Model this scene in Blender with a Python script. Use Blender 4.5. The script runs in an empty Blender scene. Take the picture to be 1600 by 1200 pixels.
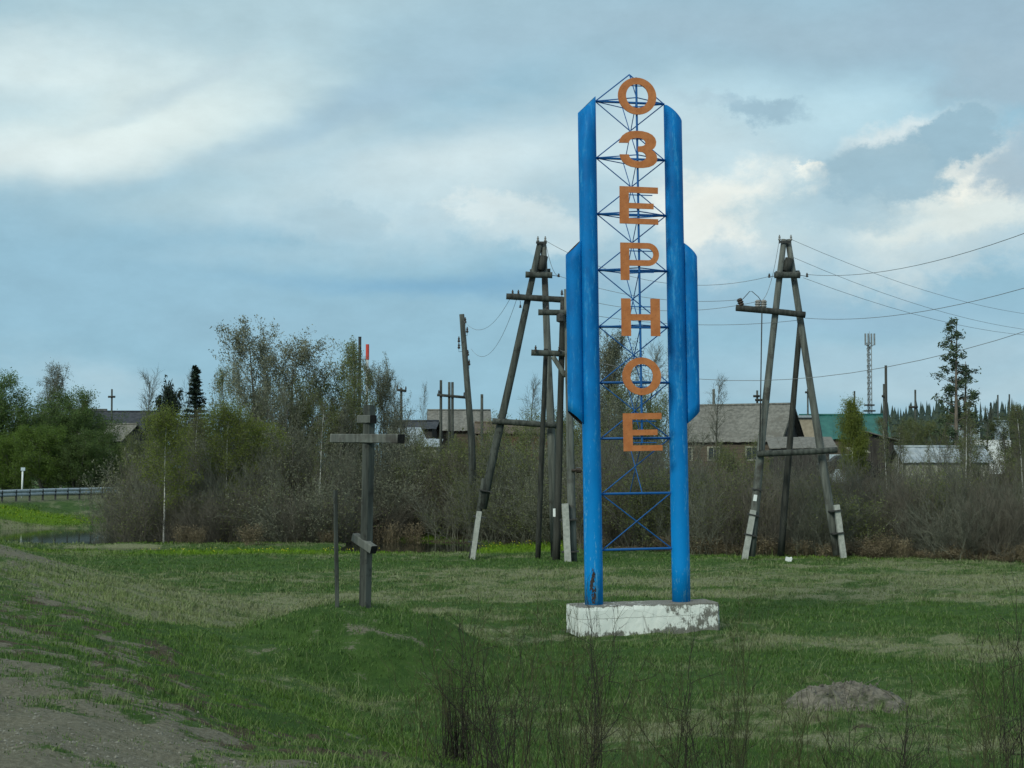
import bpy, math, random
import numpy as np
from mathutils import Vector, Matrix, Euler

R = math.radians
SC = bpy.context.scene
COL = SC.collection
rnd = random.Random(11)

# ------------------------------------------------------------------ camera
FPX = 2400.0                       # focal length in photo pixels (1600 px wide)
CAM_Z = 3.35
PITCH = math.atan(135 / FPX)       # horizon at y = 735
cam_d = bpy.data.cameras.new("camera")
cam_d.sensor_width = 36.0
cam_d.lens = 36.0 * FPX / 1600.0
cam_d.clip_start = 0.1
cam_d.clip_end = 9000
cam = bpy.data.objects.new("camera", cam_d)
COL.objects.link(cam)
cam.location = (0, 0, CAM_Z)
cam.rotation_euler = (math.pi / 2 + PITCH, 0, 0)
SC.camera = cam


def W(px, py, d):
    """World point seen at photo pixel (px, py) at distance d along +Y."""
    rx, ry = (px - 800) / FPX, (600 - py) / FPX
    c, s = math.cos(PITCH), math.sin(PITCH)
    y, z = c - ry * s, s + ry * c
    k = d / y
    return Vector((rx * k, d, CAM_Z + z * k))


def XA(px, d):
    return (px - 800) / FPX * d


def lin(c):
    return tuple(((v / 255) / 12.92 if v / 255 <= 0.04045 else ((v / 255 + 0.055) / 1.055) ** 2.4) for v in c)


# ------------------------------------------------------------------ sun, sky, exposure
SUN_EL, SUN_AZ = 32.0, 213.0       # azimuth clockwise from +Y (behind the camera, to the left)
sun_d = bpy.data.lights.new("sun", 'SUN')
sun_d.energy = 1.9
sun_d.angle = R(14)
sun_d.color = (0.97, 1.0, 0.82)
sun = bpy.data.objects.new("sun", sun_d)
COL.objects.link(sun)
sv = Vector((math.sin(R(SUN_AZ)) * math.cos(R(SUN_EL)), math.cos(R(SUN_AZ)) * math.cos(R(SUN_EL)), math.sin(R(SUN_EL))))
sun.rotation_euler = sv.to_track_quat('Z', 'Y').to_euler()
sun.location = sv * 60

SC.view_settings.view_transform = 'Standard'
SC.view_settings.look = 'None'
SC.view_settings.gamma = 1
SC.view_settings.exposure = 0.0
SC.view_settings.use_curve_mapping = False

wd = bpy.data.worlds.new("World")
SC.world = wd
wd.use_nodes = True
nt = wd.node_tree
nt.nodes.clear()
NL = nt.links


def N(t, **kw):
    n = nt.nodes.new(t)
    for k, v in kw.items():
        setattr(n, k, v)
    return n


def mth(op, a, b=None, clamp=False):
    n = N('ShaderNodeMath', operation=op)
    n.use_clamp = clamp
    for i, v in enumerate((a, b)):
        if v is None:
            continue
        if isinstance(v, (int, float)):
            n.inputs[i].default_value = v
        else:
            NL.new(v, n.inputs[i])
    return n.outputs[0]


def vmth(op, a, b):
    n = N('ShaderNodeVectorMath', operation=op)
    for i, v in enumerate((a, b)):
        if isinstance(v, (tuple, list)):
            n.inputs[i].default_value = v
        else:
            NL.new(v, n.inputs[i])
    return n


def build_sky():
    tc = N('ShaderNodeTexCoord')
    nrm = N('ShaderNodeVectorMath', operation='NORMALIZE')
    NL.new(tc.outputs['Generated'], nrm.inputs[0])
    D = nrm.outputs[0]
    sep = N('ShaderNodeSeparateXYZ')
    NL.new(D, sep.inputs[0])
    az = mth('ARCTAN2', sep.outputs[0], sep.outputs[1])
    el = mth('ARCSINE', sep.outputs[2])
    comb = N('ShaderNodeCombineXYZ')
    NL.new(az, comb.inputs[0])
    NL.new(el, comb.inputs[1])
    P = comb.outputs[0]

    def noise(scale, detail, rough, stretch=(1, 1, 1), src=None, dist=0.0):
        v = vmth('MULTIPLY', src or D, stretch).outputs[0]
        n = N('ShaderNodeTexNoise')
        n.inputs['Scale'].default_value = scale
        n.inputs['Detail'].default_value = detail
        n.inputs['Roughness'].default_value = rough
        n.inputs['Distortion'].default_value = dist
        NL.new(v, n.inputs['Vector'])
        return n

    def warp(nz, amt):
        a = vmth('SUBTRACT', nz.outputs['Color'], (0.5, 0.5, 0.5)).outputs[0]
        b = vmth('MULTIPLY', a, (amt[0], amt[1], 0)).outputs[0]
        return vmth('ADD', P, b).outputs[0]

    soft = warp(noise(5.0, 5, 0.55, (1, 1, 2.2)), (0.14, 0.07))
    puffy = warp(noise(17.0, 9, 0.66, (1, 1, 1.35)), (0.10, 0.075))
    fine = noise(22.0, 8, 0.66, (1, 1, 2.0))
    broad = noise(3.2, 6, 0.55, (1, 1, 2.6), dist=0.3)

    # clear-air base: Nishita sky under a high veil, graded by elevation
    sky = N('ShaderNodeTexSky', sky_type='NISHITA')
    sky.sun_disc = False
    sky.sun_elevation = R(SUN_EL)
    sky.sun_rotation = R(SUN_AZ)
    nish = vmth('MULTIPLY', sky.outputs[0], (0.1, 0.1, 0.1)).outputs[0]
    ramp = N('ShaderNodeValToRGB')
    cr = ramp.color_ramp
    stops = [(-0.02, (141, 187, 209)), (0.055, (137, 185, 208)), (0.12, (145, 188, 208)), (0.2, (165, 199, 211)), (0.33, (174, 206, 213)), (0.9, (178, 206, 213))]
    cr.elements[0].position, cr.elements[1].position = 0.0, 1.0
    for i, (p, c) in enumerate(stops):
        e = cr.elements[0] if i == 0 else (cr.elements[1] if i == len(stops) - 1 else cr.elements.new(p))
        e.position = max(0, p)
        e.color = (*lin(c), 1)
    NL.new(el, ramp.inputs[0])
    mix = N('ShaderNodeMix', data_type='RGBA')
    mix.inputs['Factor'].default_value = 0.92
    NL.new(nish, mix.inputs['A'])
    NL.new(ramp.outputs[0], mix.inputs['B'])
    cur = mix.outputs['Result']

    def over(mask, col, cur):
        m = N('ShaderNodeMix', data_type='RGBA')
        NL.new(mask, m.inputs['Factor'])
        NL.new(cur, m.inputs['A'])
        m.inputs['B'].default_value = (*lin(col), 1)
        return m.outputs['Result']

    # broken cloud over the whole dome
    mr = N('ShaderNodeMapRange', interpolation_type='SMOOTHSTEP')
    mr.inputs['From Min'].default_value, mr.inputs['From Max'].default_value = 0.5, 0.72
    mr.inputs['To Max'].default_value = 0.34
    NL.new(broad.outputs['Fac'], mr.inputs['Value'])
    cur = over(mr.outputs[0], (208, 226, 230), cur)
    mr = N('ShaderNodeMapRange', interpolation_type='SMOOTHSTEP')
    mr.inputs['From Min'].default_value, mr.inputs['From Max'].default_value = 0.5, 0.28
    mr.inputs['To Max'].default_value = 0.4
    NL.new(broad.outputs['Fac'], mr.inputs['Value'])
    cur = over(mr.outputs[0], (150, 184, 202), cur)

    # the cloud banks that stand over the village (azimuth / elevation of each bank)
    banks = [
        # cx, cy, rx, ry, rot, colour, alpha, softness, field
        (300, 30, 700, 80, -3, (184, 211, 219), 0.8, 1.0, soft),
        (200, 190, 470, 130, -12, (208, 229, 231), 0.9, 1.0, soft),
        (40, 120, 300, 66, -4, (222, 238, 238), 0.8, 1.0, soft),
        (150, 225, 330, 84, -14, (224, 238, 236), 0.85, 1.0, soft),
        (30, 270, 220, 60, -8, (222, 236, 236), 0.8, 1.0, soft),
        (250, 135, 230, 20, -22, (192, 214, 221), 0.75, 0.9, soft),
        (440, 30, 420, 55, -8, (174, 203, 214), 0.75, 1.0, soft),
        (420, 240, 200, 60, -15, (196, 219, 225), 0.7, 1.0, soft),
        (570, 165, 340, 40, -20, (162, 194, 211), 0.9, 1.0, soft),
        (800, 70, 330, 75, -5, (165, 196, 211), 0.75, 1.0, soft),
        (330, 330, 330, 50, -10, (178, 207, 217), 0.85, 1.0, soft),
        (730, 262, 380, 78, -8, (206, 226, 231), 0.98, 1.0, soft),
        (640, 345, 360, 66, -2, (194, 218, 226), 0.9, 1.0, puffy),
        (760, 330, 110, 30, -4, (216, 231, 233), 0.8, 0.6, puffy),
        (540, 338, 58, 40, 0, (176, 205, 217), 0.85, 0.4, puffy),
        (660, 345, 60, 30, 0, (182, 209, 220), 0.7, 0.5, puffy),
        (850, 360, 160, 40, 0, (207, 225, 229), 0.7, 0.8, puffy),
        (180, 455, 600, 95, -3, (149, 190, 210), 0.9, 1.0, soft),
        (720, 456, 340, 24, 0, (127, 175, 204), 0.9, 1.0, soft),
        (600, 405, 420, 26, -3, (172, 205, 219), 0.6, 1.0, soft),
        (1250, 45, 560, 90, 3, (163, 191, 206), 0.85, 1.0, soft),
        (1060, 190, 260, 90, 0, (196, 220, 228), 0.8, 1.0, soft),
        (1320, 165, 260, 70, 5, (190, 222, 233), 0.9, 1.0, soft),
        (1120, 250, 330, 80, 0, (202, 224, 230), 0.7, 1.0, soft),
        (1560, 60, 220, 95, 5, (156, 184, 201), 0.8, 0.8, puffy),
        (1570, 150, 130, 60, 10, (162, 189, 204), 0.85, 0.7, puffy),
        (1190, 185, 62, 28, 8, (158, 190, 206), 0.9, 0.5, puffy),
        (1110, 168, 60, 18, 5, (176, 203, 215), 0.7, 0.9, puffy),
        (1430, 225, 120, 42, -8, (218, 231, 233), 0.85, 0.7, puffy),
        (1140, 335, 135, 88, -12, (236, 242, 236), 0.95, 0.55, puffy),
        (1268, 292, 42, 24, 0, (248, 250, 240), 1.0, 0.4, puffy),
        (1240, 352, 105, 72, 10, (188, 213, 221), 0.9, 0.5, puffy),
        (1480, 345, 190, 85, -22, (224, 234, 230), 0.9, 0.65, puffy),
        (1540, 290, 70, 36, -25, (243, 246, 237), 0.95, 0.6, puffy),
        (1395, 278, 140, 58, -8, (158, 190, 205), 0.95, 0.4, puffy),
        (1500, 228, 66, 46, 0, (154, 187, 203), 1.0, 0.3, puffy),
        (1330, 340, 130, 40, 5, (174, 203, 215), 0.85, 0.6, puffy),
        (1600, 285, 75, 55, 0, (163, 190, 205), 0.9, 0.6, puffy),
        (1110, 410, 260, 40, -4, (188, 212, 222), 0.8, 0.9, puffy),
        (1480, 420, 260, 45, -6, (196, 216, 222), 0.75, 0.9, puffy),
        (1250, 470, 420, 36, 2, (152, 188, 208), 0.75, 1.0, soft),
        (1480, 545, 420, 55, -3, (172, 201, 214), 0.8, 1.0, soft),
        (1500, 600, 420, 40, 0, (186, 209, 217), 0.6, 1.0, soft),
    ]
    for (cx, cy, rx, ry, rot, col, al, sf, field) in banks:
        mp = N('ShaderNodeMapping', vector_type='TEXTURE')
        mp.inputs['Location'].default_value = (math.atan((cx - 800) / FPX), math.atan((735 - cy) / FPX), 0)
        mp.inputs['Rotation'].default_value = (0, 0, -R(rot))
        mp.inputs['Scale'].default_value = (rx / FPX, ry / FPX, 1)
        NL.new(field, mp.inputs['Vector'])
        ln = N('ShaderNodeVectorMath', operation='LENGTH')
        NL.new(mp.outputs[0], ln.inputs[0])
        mr = N('ShaderNodeMapRange', interpolation_type='SMOOTHSTEP')
        mr.inputs['From Min'].default_value = 1.0 + 0.25 * sf
        mr.inputs['From Max'].default_value = max(0.0, 1.0 - sf)
        mr.inputs['To Max'].default_value = al
        NL.new(ln.outputs['Value'], mr.inputs['Value'])
        cur = over(mr.outputs[0], col, cur)
    # small billows inside the cloud
    f = mth('MULTIPLY_ADD', fine.outputs['Fac'], 0.30)
    f.node.inputs[2].default_value = 0.855
    sc = N('ShaderNodeVectorMath', operation='SCALE')
    NL.new(cur, sc.inputs[0])
    NL.new(f, sc.inputs['Scale'])
    bg = N('ShaderNodeBackground')
    bg.inputs['Strength'].default_value = 1.0
    NL.new(sc.outputs[0], bg.inputs['Color'])
    out = N('ShaderNodeOutputWorld')
    NL.new(bg.outputs[0], out.inputs['Surface'])


build_sky()
SC.cycles.use_denoising = True
SC.cycles.max_bounces = 5
SC.cycles.diffuse_bounces = 3
SC.cycles.glossy_bounces = 3
SC.cycles.transmission_bounces = 3
SC.cycles.transparent_max_bounces = 6


# ------------------------------------------------------------------ materials
def new_mat(name):
    m = bpy.data.materials.new(name)
    m.use_nodes = True
    m.node_tree.nodes.clear()
    return m


class G:
    """Small node-graph helper."""

    def __init__(s, mat):
        s.t = mat.node_tree
        s.out = s.n('ShaderNodeOutputMaterial')
        s.b = s.n('ShaderNodeBsdfPrincipled')
        s.b.inputs['Specular IOR Level'].default_value = 0.25
        s.t.links.new(s.b.outputs[0], s.out.inputs[0])
        s.tc = s.n('ShaderNodeTexCoord')

    def n(s, t, **kw):
        n = s.t.nodes.new(t)
        for k, v in kw.items():
            setattr(n, k, v)
        return n

    def set(s, sock, v):
        if isinstance(v, bpy.types.NodeSocket):
            s.t.links.new(v, sock)
        elif isinstance(v, (tuple, list)) and len(v) == 3 and sock.type == 'RGBA':
            sock.default_value = (*v, 1)
        else:
            sock.default_value = v

    def noise(s, scale, detail=4, rough=0.55, stretch=(1, 1, 1), coord='Object', dist=0.0, w=None):
        mp = s.n('ShaderNodeMapping')
        mp.inputs['Scale'].default_value = stretch
        if coord == 'World':
            geo = s.n('ShaderNodeNewGeometry')
            s.t.links.new(geo.outputs['Position'], mp.inputs[0])
        else:
            s.t.links.new(s.tc.outputs[coord], mp.inputs[0])
        n = s.n('ShaderNodeTexNoise')
        n.inputs['Scale'].default_value = scale
        n.inputs['Detail'].default_value = detail
        n.inputs['Roughness'].default_value = rough
        n.inputs['Distortion'].default_value = dist
        s.t.links.new(mp.outputs[0], n.inputs['Vector'])
        return n.outputs['Fac']

    def ramp(s, v, lo, hi, a=0.0, b=1.0):
        m = s.n('ShaderNodeMapRange', interpolation_type='SMOOTHSTEP')
        m.inputs['From Min'].default_value = lo
        m.inputs['From Max'].default_value = hi
        m.inputs['To Min'].default_value = a
        m.inputs['To Max'].default_value = b
        s.t.links.new(v, m.inputs['Value'])
        return m.outputs[0]

    def mix(s, f, a, b):
        m = s.n('ShaderNodeMix', data_type='RGBA')
        s.set(m.inputs['Factor'], f)
        s.set(m.inputs['A'], a)
        s.set(m.inputs['B'], b)
        return m.outputs['Result']

    def math(s, op, a, b=0.0, clamp=False):
        m = s.n('ShaderNodeMath', operation=op)
        m.use_clamp = clamp
        s.set(m.inputs[0], a)
        s.set(m.inputs[1], b)
        return m.outputs[0]

    def attr(s, name):
        return s.n('ShaderNodeAttribute', attribute_name=name).outputs['Fac']

    def rand(s):
        return s.n('ShaderNodeObjectInfo').outputs['Random']

    def color(s, c):
        s.set(s.b.inputs['Base Color'], c)

    def rough(s, v):
        s.set(s.b.inputs['Roughness'], v)

    def bump(s, h, strength=0.4, dist=0.02):
        b = s.n('ShaderNodeBump')
        b.inputs['Strength'].default_value = strength
        b.inputs['Distance'].default_value = dist
        s.t.links.new(h, b.inputs['Height'])
        s.t.links.new(b.outputs[0], s.b.inputs['Normal'])


def mat_mottle(name, c1, c2, scale=6, stretch=(1, 1, 1), rough=0.85, bump=0.3, metal=0.0, c3=None, s3=2.0, rv=0.0, bd=0.02):
    m = new_mat(name)
    g = G(m)
    a = g.noise(scale, 6, 0.6, stretch)
    col = g.mix(g.ramp(a, 0.3, 0.7), c1, c2)
    if c3:
        b = g.noise(s3, 5, 0.65, (1, 1, 1))
        col = g.mix(g.ramp(b, 0.52, 0.68), col, c3)
    if rv:
        h = g.n('ShaderNodeHueSaturation')
        g.set(h.inputs['Value'], g.math('ADD', g.math('MULTIPLY', g.rand(), 2 * rv), 1 - rv))
        g.set(h.inputs['Color'], col)
        col = h.outputs[0]
    g.color(col)
    g.rough(rough)
    g.b.inputs['Metallic'].default_value = metal
    if bump:
        g.bump(a, bump, bd)
    return m


def mat_leaf(name, c1, c2, trans=0.25):
    m = new_mat(name)
    g = G(m)
    a = g.noise(1.7, 3, 0.6, (1, 1, 1))
    b = g.noise(9.0, 3, 0.7, (1, 1, 1))
    f = g.math('ADD', g.math('MULTIPLY', a, 0.6), g.math('MULTIPLY', b, 0.4))
    col = g.mix(g.ramp(f, 0.35, 0.65), c1, c2)
    h = g.n('ShaderNodeHueSaturation')
    g.set(h.inputs['Value'], g.math('ADD', g.math('MULTIPLY', g.rand(), 0.4), 0.8))
    g.set(h.inputs['Color'], col)
    g.color(h.outputs[0])
    g.rough(0.7)
    tr = g.n('ShaderNodeBsdfTranslucent')
    g.set(tr.inputs['Color'], h.outputs[0])
    ms = g.n('ShaderNodeMixShader')
    ms.inputs[0].default_value = trans
    g.t.links.new(g.b.outputs[0], ms.inputs[1])
    g.t.links.new(tr.outputs[0], ms.inputs[2])
    g.t.links.new(ms.outputs[0], g.out.inputs[0])
    return m


def mat_ground():
    m = new_mat("ground_cover")
    g = G(m)
    n1 = g.noise(0.35, 5, 0.6, (1, 1.6, 1))
    n2 = g.noise(2.6, 6, 0.65)
    n3 = g.noise(22, 5, 0.7)
    n4 = g.noise(90, 3, 0.7)
    green = g.mix(g.ramp(n2, 0.3, 0.7), (0.030, 0.066, 0.016), (0.054, 0.102, 0.024))
    dry = g.mix(g.ramp(n3, 0.3, 0.7), (0.105, 0.122, 0.062), (0.205, 0.215, 0.130))
    dirt = g.mix(g.ramp(n3, 0.25, 0.75), (0.090, 0.086, 0.060), (0.185, 0.178, 0.134))
    dirt = g.mix(g.ramp(n4, 0.55, 0.75), dirt, (0.19, 0.19, 0.155))
    lush = g.mix(g.ramp(n3, 0.3, 0.7), (0.06, 0.125, 0.010), (0.11, 0.19, 0.014))
    litter = g.mix(g.ramp(n3, 0.3, 0.7), (0.04, 0.034, 0.022), (0.09, 0.075, 0.05))
    nz = g.math('ADD', g.math('MULTIPLY', n3, 0.5), g.math('MULTIPLY', n2, 0.5))

    def mask(a, w=0.45):
        v = g.math('ADD', g.attr(a), g.math('MULTIPLY', g.math('SUBTRACT', nz, 0.5), 3.2 * w))
        return g.ramp(v, 0.3, 0.7)
    col = g.mix(mask('dry'), green, dry)
    col = g.mix(mask('lush', 0.3), col, lush)
    col = g.mix(mask('litter', 0.3), col, litter)
    col = g.mix(mask('dirt', 0.8), col, dirt)
    g.color(col)
    g.rough(0.95)
    g.b.inputs['Specular IOR Level'].default_value = 0.1
    h = g.math('ADD', g.math('MULTIPLY', n3, 0.6), g.math('MULTIPLY', n4, 0.3))
    g.bump(h, 0.7, 0.05)
    return m


def mat_grass():
    m = new_mat("grass_blades")
    g = G(m)
    d = g.attr('dry')
    r = g.attr('shade')
    green = g.mix(r, (0.034, 0.084, 0.014), (0.082, 0.160, 0.034))
    dry = g.mix(r, (0.135, 0.155, 0.075), (0.27, 0.285, 0.165))
    lush = g.mix(r, (0.085, 0.17, 0.010), (0.15, 0.25, 0.014))
    col = g.mix(d, green, dry)
    col = g.mix(g.attr('lush'), col, lush)
    g.color(col)
    g.rough(0.8)
    g.b.inputs['Specular IOR Level'].default_value = 0.15
    return m


def mat_blue():
    m = new_mat("blue_enamel_paint")
    g = G(m)
    streak = g.noise(9, 6, 0.65, (1, 1, 0.10))
    blot = g.noise(2.2, 6, 0.62, (1, 1, 0.6))
    chip = g.noise(30, 6, 0.7, (1, 1, 0.35))
    col = g.mix(g.ramp(blot, 0.3, 0.72), (0.0, 0.118, 0.36), (0.001, 0.175, 0.50))
    col = g.mix(g.ramp(streak, 0.52, 0.70, 0, 0.65), col, (0.012, 0.27, 0.62))
    fade = g.noise(0.9, 5, 0.7, (1, 1, 0.5))
    col = g.mix(g.ramp(fade, 0.52, 0.66, 0, 0.5), col, (0.0, 0.085, 0.27))
    spots = g.noise(11, 5, 0.7)
    col = g.mix(g.ramp(spots, 0.66, 0.72, 0, 0.6), col, (0.05, 0.045, 0.05))
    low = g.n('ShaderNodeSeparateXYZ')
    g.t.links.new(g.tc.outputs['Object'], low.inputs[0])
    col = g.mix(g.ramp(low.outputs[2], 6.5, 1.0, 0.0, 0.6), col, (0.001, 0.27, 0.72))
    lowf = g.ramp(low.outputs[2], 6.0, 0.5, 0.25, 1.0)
    pale = g.math('MULTIPLY', g.ramp(g.math('ADD', g.math('MULTIPLY', chip, 0.5), g.math('MULTIPLY', streak, 0.5)), 0.535, 0.60), lowf)
    col = g.mix(g.math('MULTIPLY', pale, 0.65), col, (0.16, 0.42, 0.62))
    g.color(col)
    g.rough(g.ramp(blot, 0.3, 0.7, 0.5, 0.7))
    g.b.inputs['Specular IOR Level'].default_value = 0.16
    g.bump(streak, 0.12, 0.01)
    return m


def mat_whitewash():
    m = new_mat("whitewashed_concrete")
    g = G(m)
    a = g.noise(5, 8, 0.68)
    b = g.noise(14, 8, 0.75, (1, 1, 0.28))
    fine = g.noise(60, 4, 0.7)
    sep = g.n('ShaderNodeSeparateXYZ')
    g.t.links.new(g.tc.outputs['Object'], sep.inputs[0])
    right = g.ramp(sep.outputs[0], 0.15, 0.75, 0.0, 0.10)
    top = g.ramp(sep.outputs[2], 0.50, 0.58, 0.0, 0.22)
    bot = g.ramp(sep.outputs[2], 0.12, 0.0, 0.0, 0.12)
    f = g.math('ADD', g.math('ADD', g.math('MULTIPLY', a, 0.55), g.math('MULTIPLY', b, 0.45)), g.math('ADD', right, g.math('ADD', top, bot)))
    conc = g.mix(g.ramp(fine, 0.3, 0.7), (0.10, 0.098, 0.085), (0.25, 0.24, 0.215))
    wht = g.mix(g.ramp(fine, 0.3, 0.7), (0.74, 0.76, 0.72), (0.84, 0.85, 0.82))
    line = g.math('ABSOLUTE', g.math('ADD', g.math('SUBTRACT', sep.outputs[2], 0.31), g.math('MULTIPLY', g.math('SUBTRACT', a, 0.5), 0.10)))
    vor = g.n('ShaderNodeTexVoronoi', feature='DISTANCE_TO_EDGE')
    vor.inputs['Scale'].default_value = 2.6
    g.t.links.new(g.tc.outputs['Object'], vor.inputs['Vector'])
    crack = g.math('MAXIMUM', g.ramp(line, 0.010, 0.004), g.math('MULTIPLY', g.ramp(vor.outputs['Distance'], 0.012, 0.004), 0.8))
    wht = g.mix(g.math('MULTIPLY', crack, 0.55), wht, conc)
    g.color(g.mix(g.ramp(f, 0.57, 0.65), wht, conc))
    g.rough(0.9)
    g.bump(fine, 0.25, 0.01)
    return m


def mat_orange():
    m = new_mat("faded_orange_paint")
    g = G(m)
    a = g.noise(4, 6, 0.65)
    b = g.noise(26, 5, 0.7)
    col = g.mix(g.ramp(a, 0.3, 0.7), (0.44, 0.142, 0.045), (0.56, 0.20, 0.070))
    col = g.mix(g.ramp(b, 0.56, 0.72, 0, 0.75), col, (0.26, 0.095, 0.045))
    g.color(col)
    g.rough(0.62)
    g.bump(b, 0.08, 0.01)
    return m


M = {}
M['ground'] = mat_ground()
M['grass'] = mat_grass()
M['blue'] = mat_blue()
M['white'] = mat_whitewash()
M['orange'] = mat_orange()
M['blue_rod'] = mat_mottle("blue_rod_paint", (0.006, 0.075, 0.26), (0.012, 0.12, 0.36), 5, (1, 1, .3), 0.5, 0)
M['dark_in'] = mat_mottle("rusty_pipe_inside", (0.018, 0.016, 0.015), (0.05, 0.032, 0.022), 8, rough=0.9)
M['rust'] = mat_mottle("rust_bare_metal", (0.02, 0.018, 0.02), (0.075, 0.05, 0.04), 24, rough=0.9, bump=0.5)
M['wood'] = mat_mottle("weathered_grey_wood", (0.072, 0.078, 0.071), (0.165, 0.172, 0.157), 9, (1, 1, .08), 0.9, 0.5, c3=(0.06, 0.055, 0.05), s3=1.2)
M['wood_dark'] = mat_mottle("tarred_dark_wood", (0.022, 0.023, 0.021), (0.062, 0.063, 0.056), 9, (1, 1, .08), 0.85, 0.5)
M['wood_mid'] = mat_mottle("damp_grey_wood", (0.030, 0.034, 0.031), (0.092, 0.099, 0.088), 8, (1, 1, .1), 0.88, 0.5, c3=(0.03, 0.031, 0.028), s3=4.5)
M['shaded_ends'] = mat_mottle("shaded_end_grain", (0.008, 0.008, 0.008), (0.022, 0.02, 0.018), 20, rough=0.95)  # beam end caps: the shade on the bar ends painted in as near-black wood
M['conc'] = mat_mottle("cast_concrete", (0.30, 0.31, 0.29), (0.46, 0.46, 0.43), 8, rough=0.9, bump=0.3, c3=(0.24, 0.24, 0.22))
M['iron'] = mat_mottle("dark_iron", (0.025, 0.026, 0.028), (0.06, 0.058, 0.055), 15, rough=0.6)
M['porc'] = mat_mottle("insulator_porcelain", (0.17, 0.16, 0.15), (0.30, 0.29, 0.28), 12, rough=0.3, bump=0)
M['porc_dark'] = mat_mottle("brown_insulator", (0.03, 0.024, 0.02), (0.07, 0.05, 0.04), 12, rough=0.3, bump=0)
M['wire'] = mat_mottle("aluminium_wire", (0.15, 0.155, 0.16), (0.22, 0.225, 0.23), 3, rough=0.5, bump=0)
M['white_paint'] = mat_mottle("white_paint", (0.72, 0.74, 0.75), (0.82, 0.83, 0.83), 6, rough=0.6, bump=0.1)
M['red_paint'] = mat_mottle("red_paint", (0.52, 0.055, 0.04), (0.62, 0.08, 0.055), 6, rough=0.6, bump=0.1)
M['galv'] = mat_mottle("galvanised_steel", (0.32, 0.36, 0.40), (0.46, 0.49, 0.52), 4, rough=0.45, bump=0.1, metal=0.3)
M['mast'] = mat_mottle("grey_mast_steel", (0.15, 0.17, 0.18), (0.24, 0.26, 0.27), 1, rough=0.6, bump=0)
M['slate'] = mat_mottle("asbestos_roof", (0.115, 0.115, 0.104), (0.205, 0.20, 0.182), 3.5, (1, 1, 1), 0.9, 0.3, c3=(0.13, 0.125, 0.11), s3=0.8, rv=0.06)
M['slate_rust'] = mat_mottle("patched_rusty_roof", (0.15, 0.12, 0.09), (0.24, 0.19, 0.15), 3.5, rough=0.9)
M['slate_dark'] = mat_mottle("dark_tar_roof", (0.03, 0.036, 0.045), (0.06, 0.066, 0.078), 2.5, rough=0.9, rv=0.1)
M['tin'] = mat_mottle("pale_tin_roof", (0.25, 0.295, 0.33), (0.39, 0.44, 0.47), 1.8, rough=0.5, metal=0.15, c3=(0.27, 0.30, 0.31), s3=0.7, rv=0.12)
M['green_roof'] = mat_mottle("green_profiled_roof", (0.012, 0.092, 0.085), (0.025, 0.13, 0.115), 1.5, rough=0.5, bump=0.1, rv=0.06)
M['beige'] = mat_mottle("beige_block_wall", (0.30, 0.25, 0.19), (0.40, 0.34, 0.26), 3, rough=0.9)
M['timber'] = mat_mottle("grey_log_wall", (0.075, 0.06, 0.048), (0.14, 0.11, 0.085), 3, (0.2, 0.2, 3), 0.9, 0.4)
M['timber_dark'] = mat_mottle("dark_plank_wall", (0.035, 0.032, 0.03), (0.075, 0.07, 0.065), 4, (3, 3, .2), 0.9, 0.4, rv=0.2)
M['red_brown'] = mat_mottle("red_brown_wall", (0.11, 0.06, 0.04), (0.18, 0.10, 0.07), 3, rough=0.9)
M['plaster'] = mat_mottle("dull_plaster", (0.24, 0.235, 0.19), (0.36, 0.35, 0.29), 2.5, rough=0.9, c3=(0.17, 0.165, 0.13))
M['pale_blue'] = mat_mottle("pale_blue_sheet", (0.38, 0.46, 0.53), (0.52, 0.60, 0.66), 2, rough=0.6)
M['glass'] = mat_mottle("window_glass", (0.03, 0.04, 0.05), (0.06, 0.07, 0.08), 2, rough=0.12, bump=0)
M['twig'] = mat_mottle("grey_brown_twigs", (0.098, 0.103, 0.080), (0.178, 0.182, 0.142), 1.4, rough=0.9, bump=0, rv=0.22)
M['twig_red'] = mat_mottle("reddish_twigs", (0.088, 0.080, 0.064), (0.152, 0.140, 0.112), 1.4, rough=0.9, bump=0, rv=0.2)
M['twig_dark'] = mat_mottle("dark_wet_twigs", (0.016, 0.014, 0.012), (0.045, 0.038, 0.030), 5, rough=0.85, bump=0, rv=0.2)
M['twig_olive'] = mat_mottle("olive_twigs", (0.045, 0.05, 0.022), (0.085, 0.088, 0.038), 3, rough=0.85, bump=0, rv=0.2)
M['bark'] = mat_mottle("grey_bark", (0.06, 0.055, 0.048), (0.13, 0.12, 0.105), 9, (1, 1, .2), 0.9, 0.4)
M['birch_bark'] = mat_mottle("birch_bark", (0.42, 0.42, 0.39), (0.62, 0.61, 0.57), 6, (1, 1, 2), 0.8, 0.2, c3=(0.06, 0.055, 0.05), s3=5)
M['pine_bark'] = mat_mottle("pine_bark", (0.10, 0.085, 0.07), (0.2, 0.16, 0.13), 7, (1, 1, .3), 0.9, 0.4)
M['leaf_willow'] = mat_leaf("grey_olive_catkins", (0.125, 0.135, 0.085), (0.215, 0.22, 0.155))
M['leaf_green'] = mat_leaf("willow_leaves", (0.085, 0.14, 0.026), (0.13, 0.20, 0.038), 0.38)
M['leaf_dark'] = mat_leaf("dark_green_leaves", (0.075, 0.125, 0.036), (0.118, 0.175, 0.05), 0.38)
M['leaf_lime'] = mat_leaf("young_birch_leaves", (0.125, 0.16, 0.026), (0.185, 0.225, 0.046), 0.35)
M['leaf_bright'] = mat_leaf("bright_birch_leaves", (0.135, 0.17, 0.03), (0.20, 0.235, 0.05), 0.4)
M['leaf_olive'] = mat_leaf("olive_buds", (0.105, 0.130, 0.042), (0.175, 0.195, 0.075), 0.35)
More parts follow.
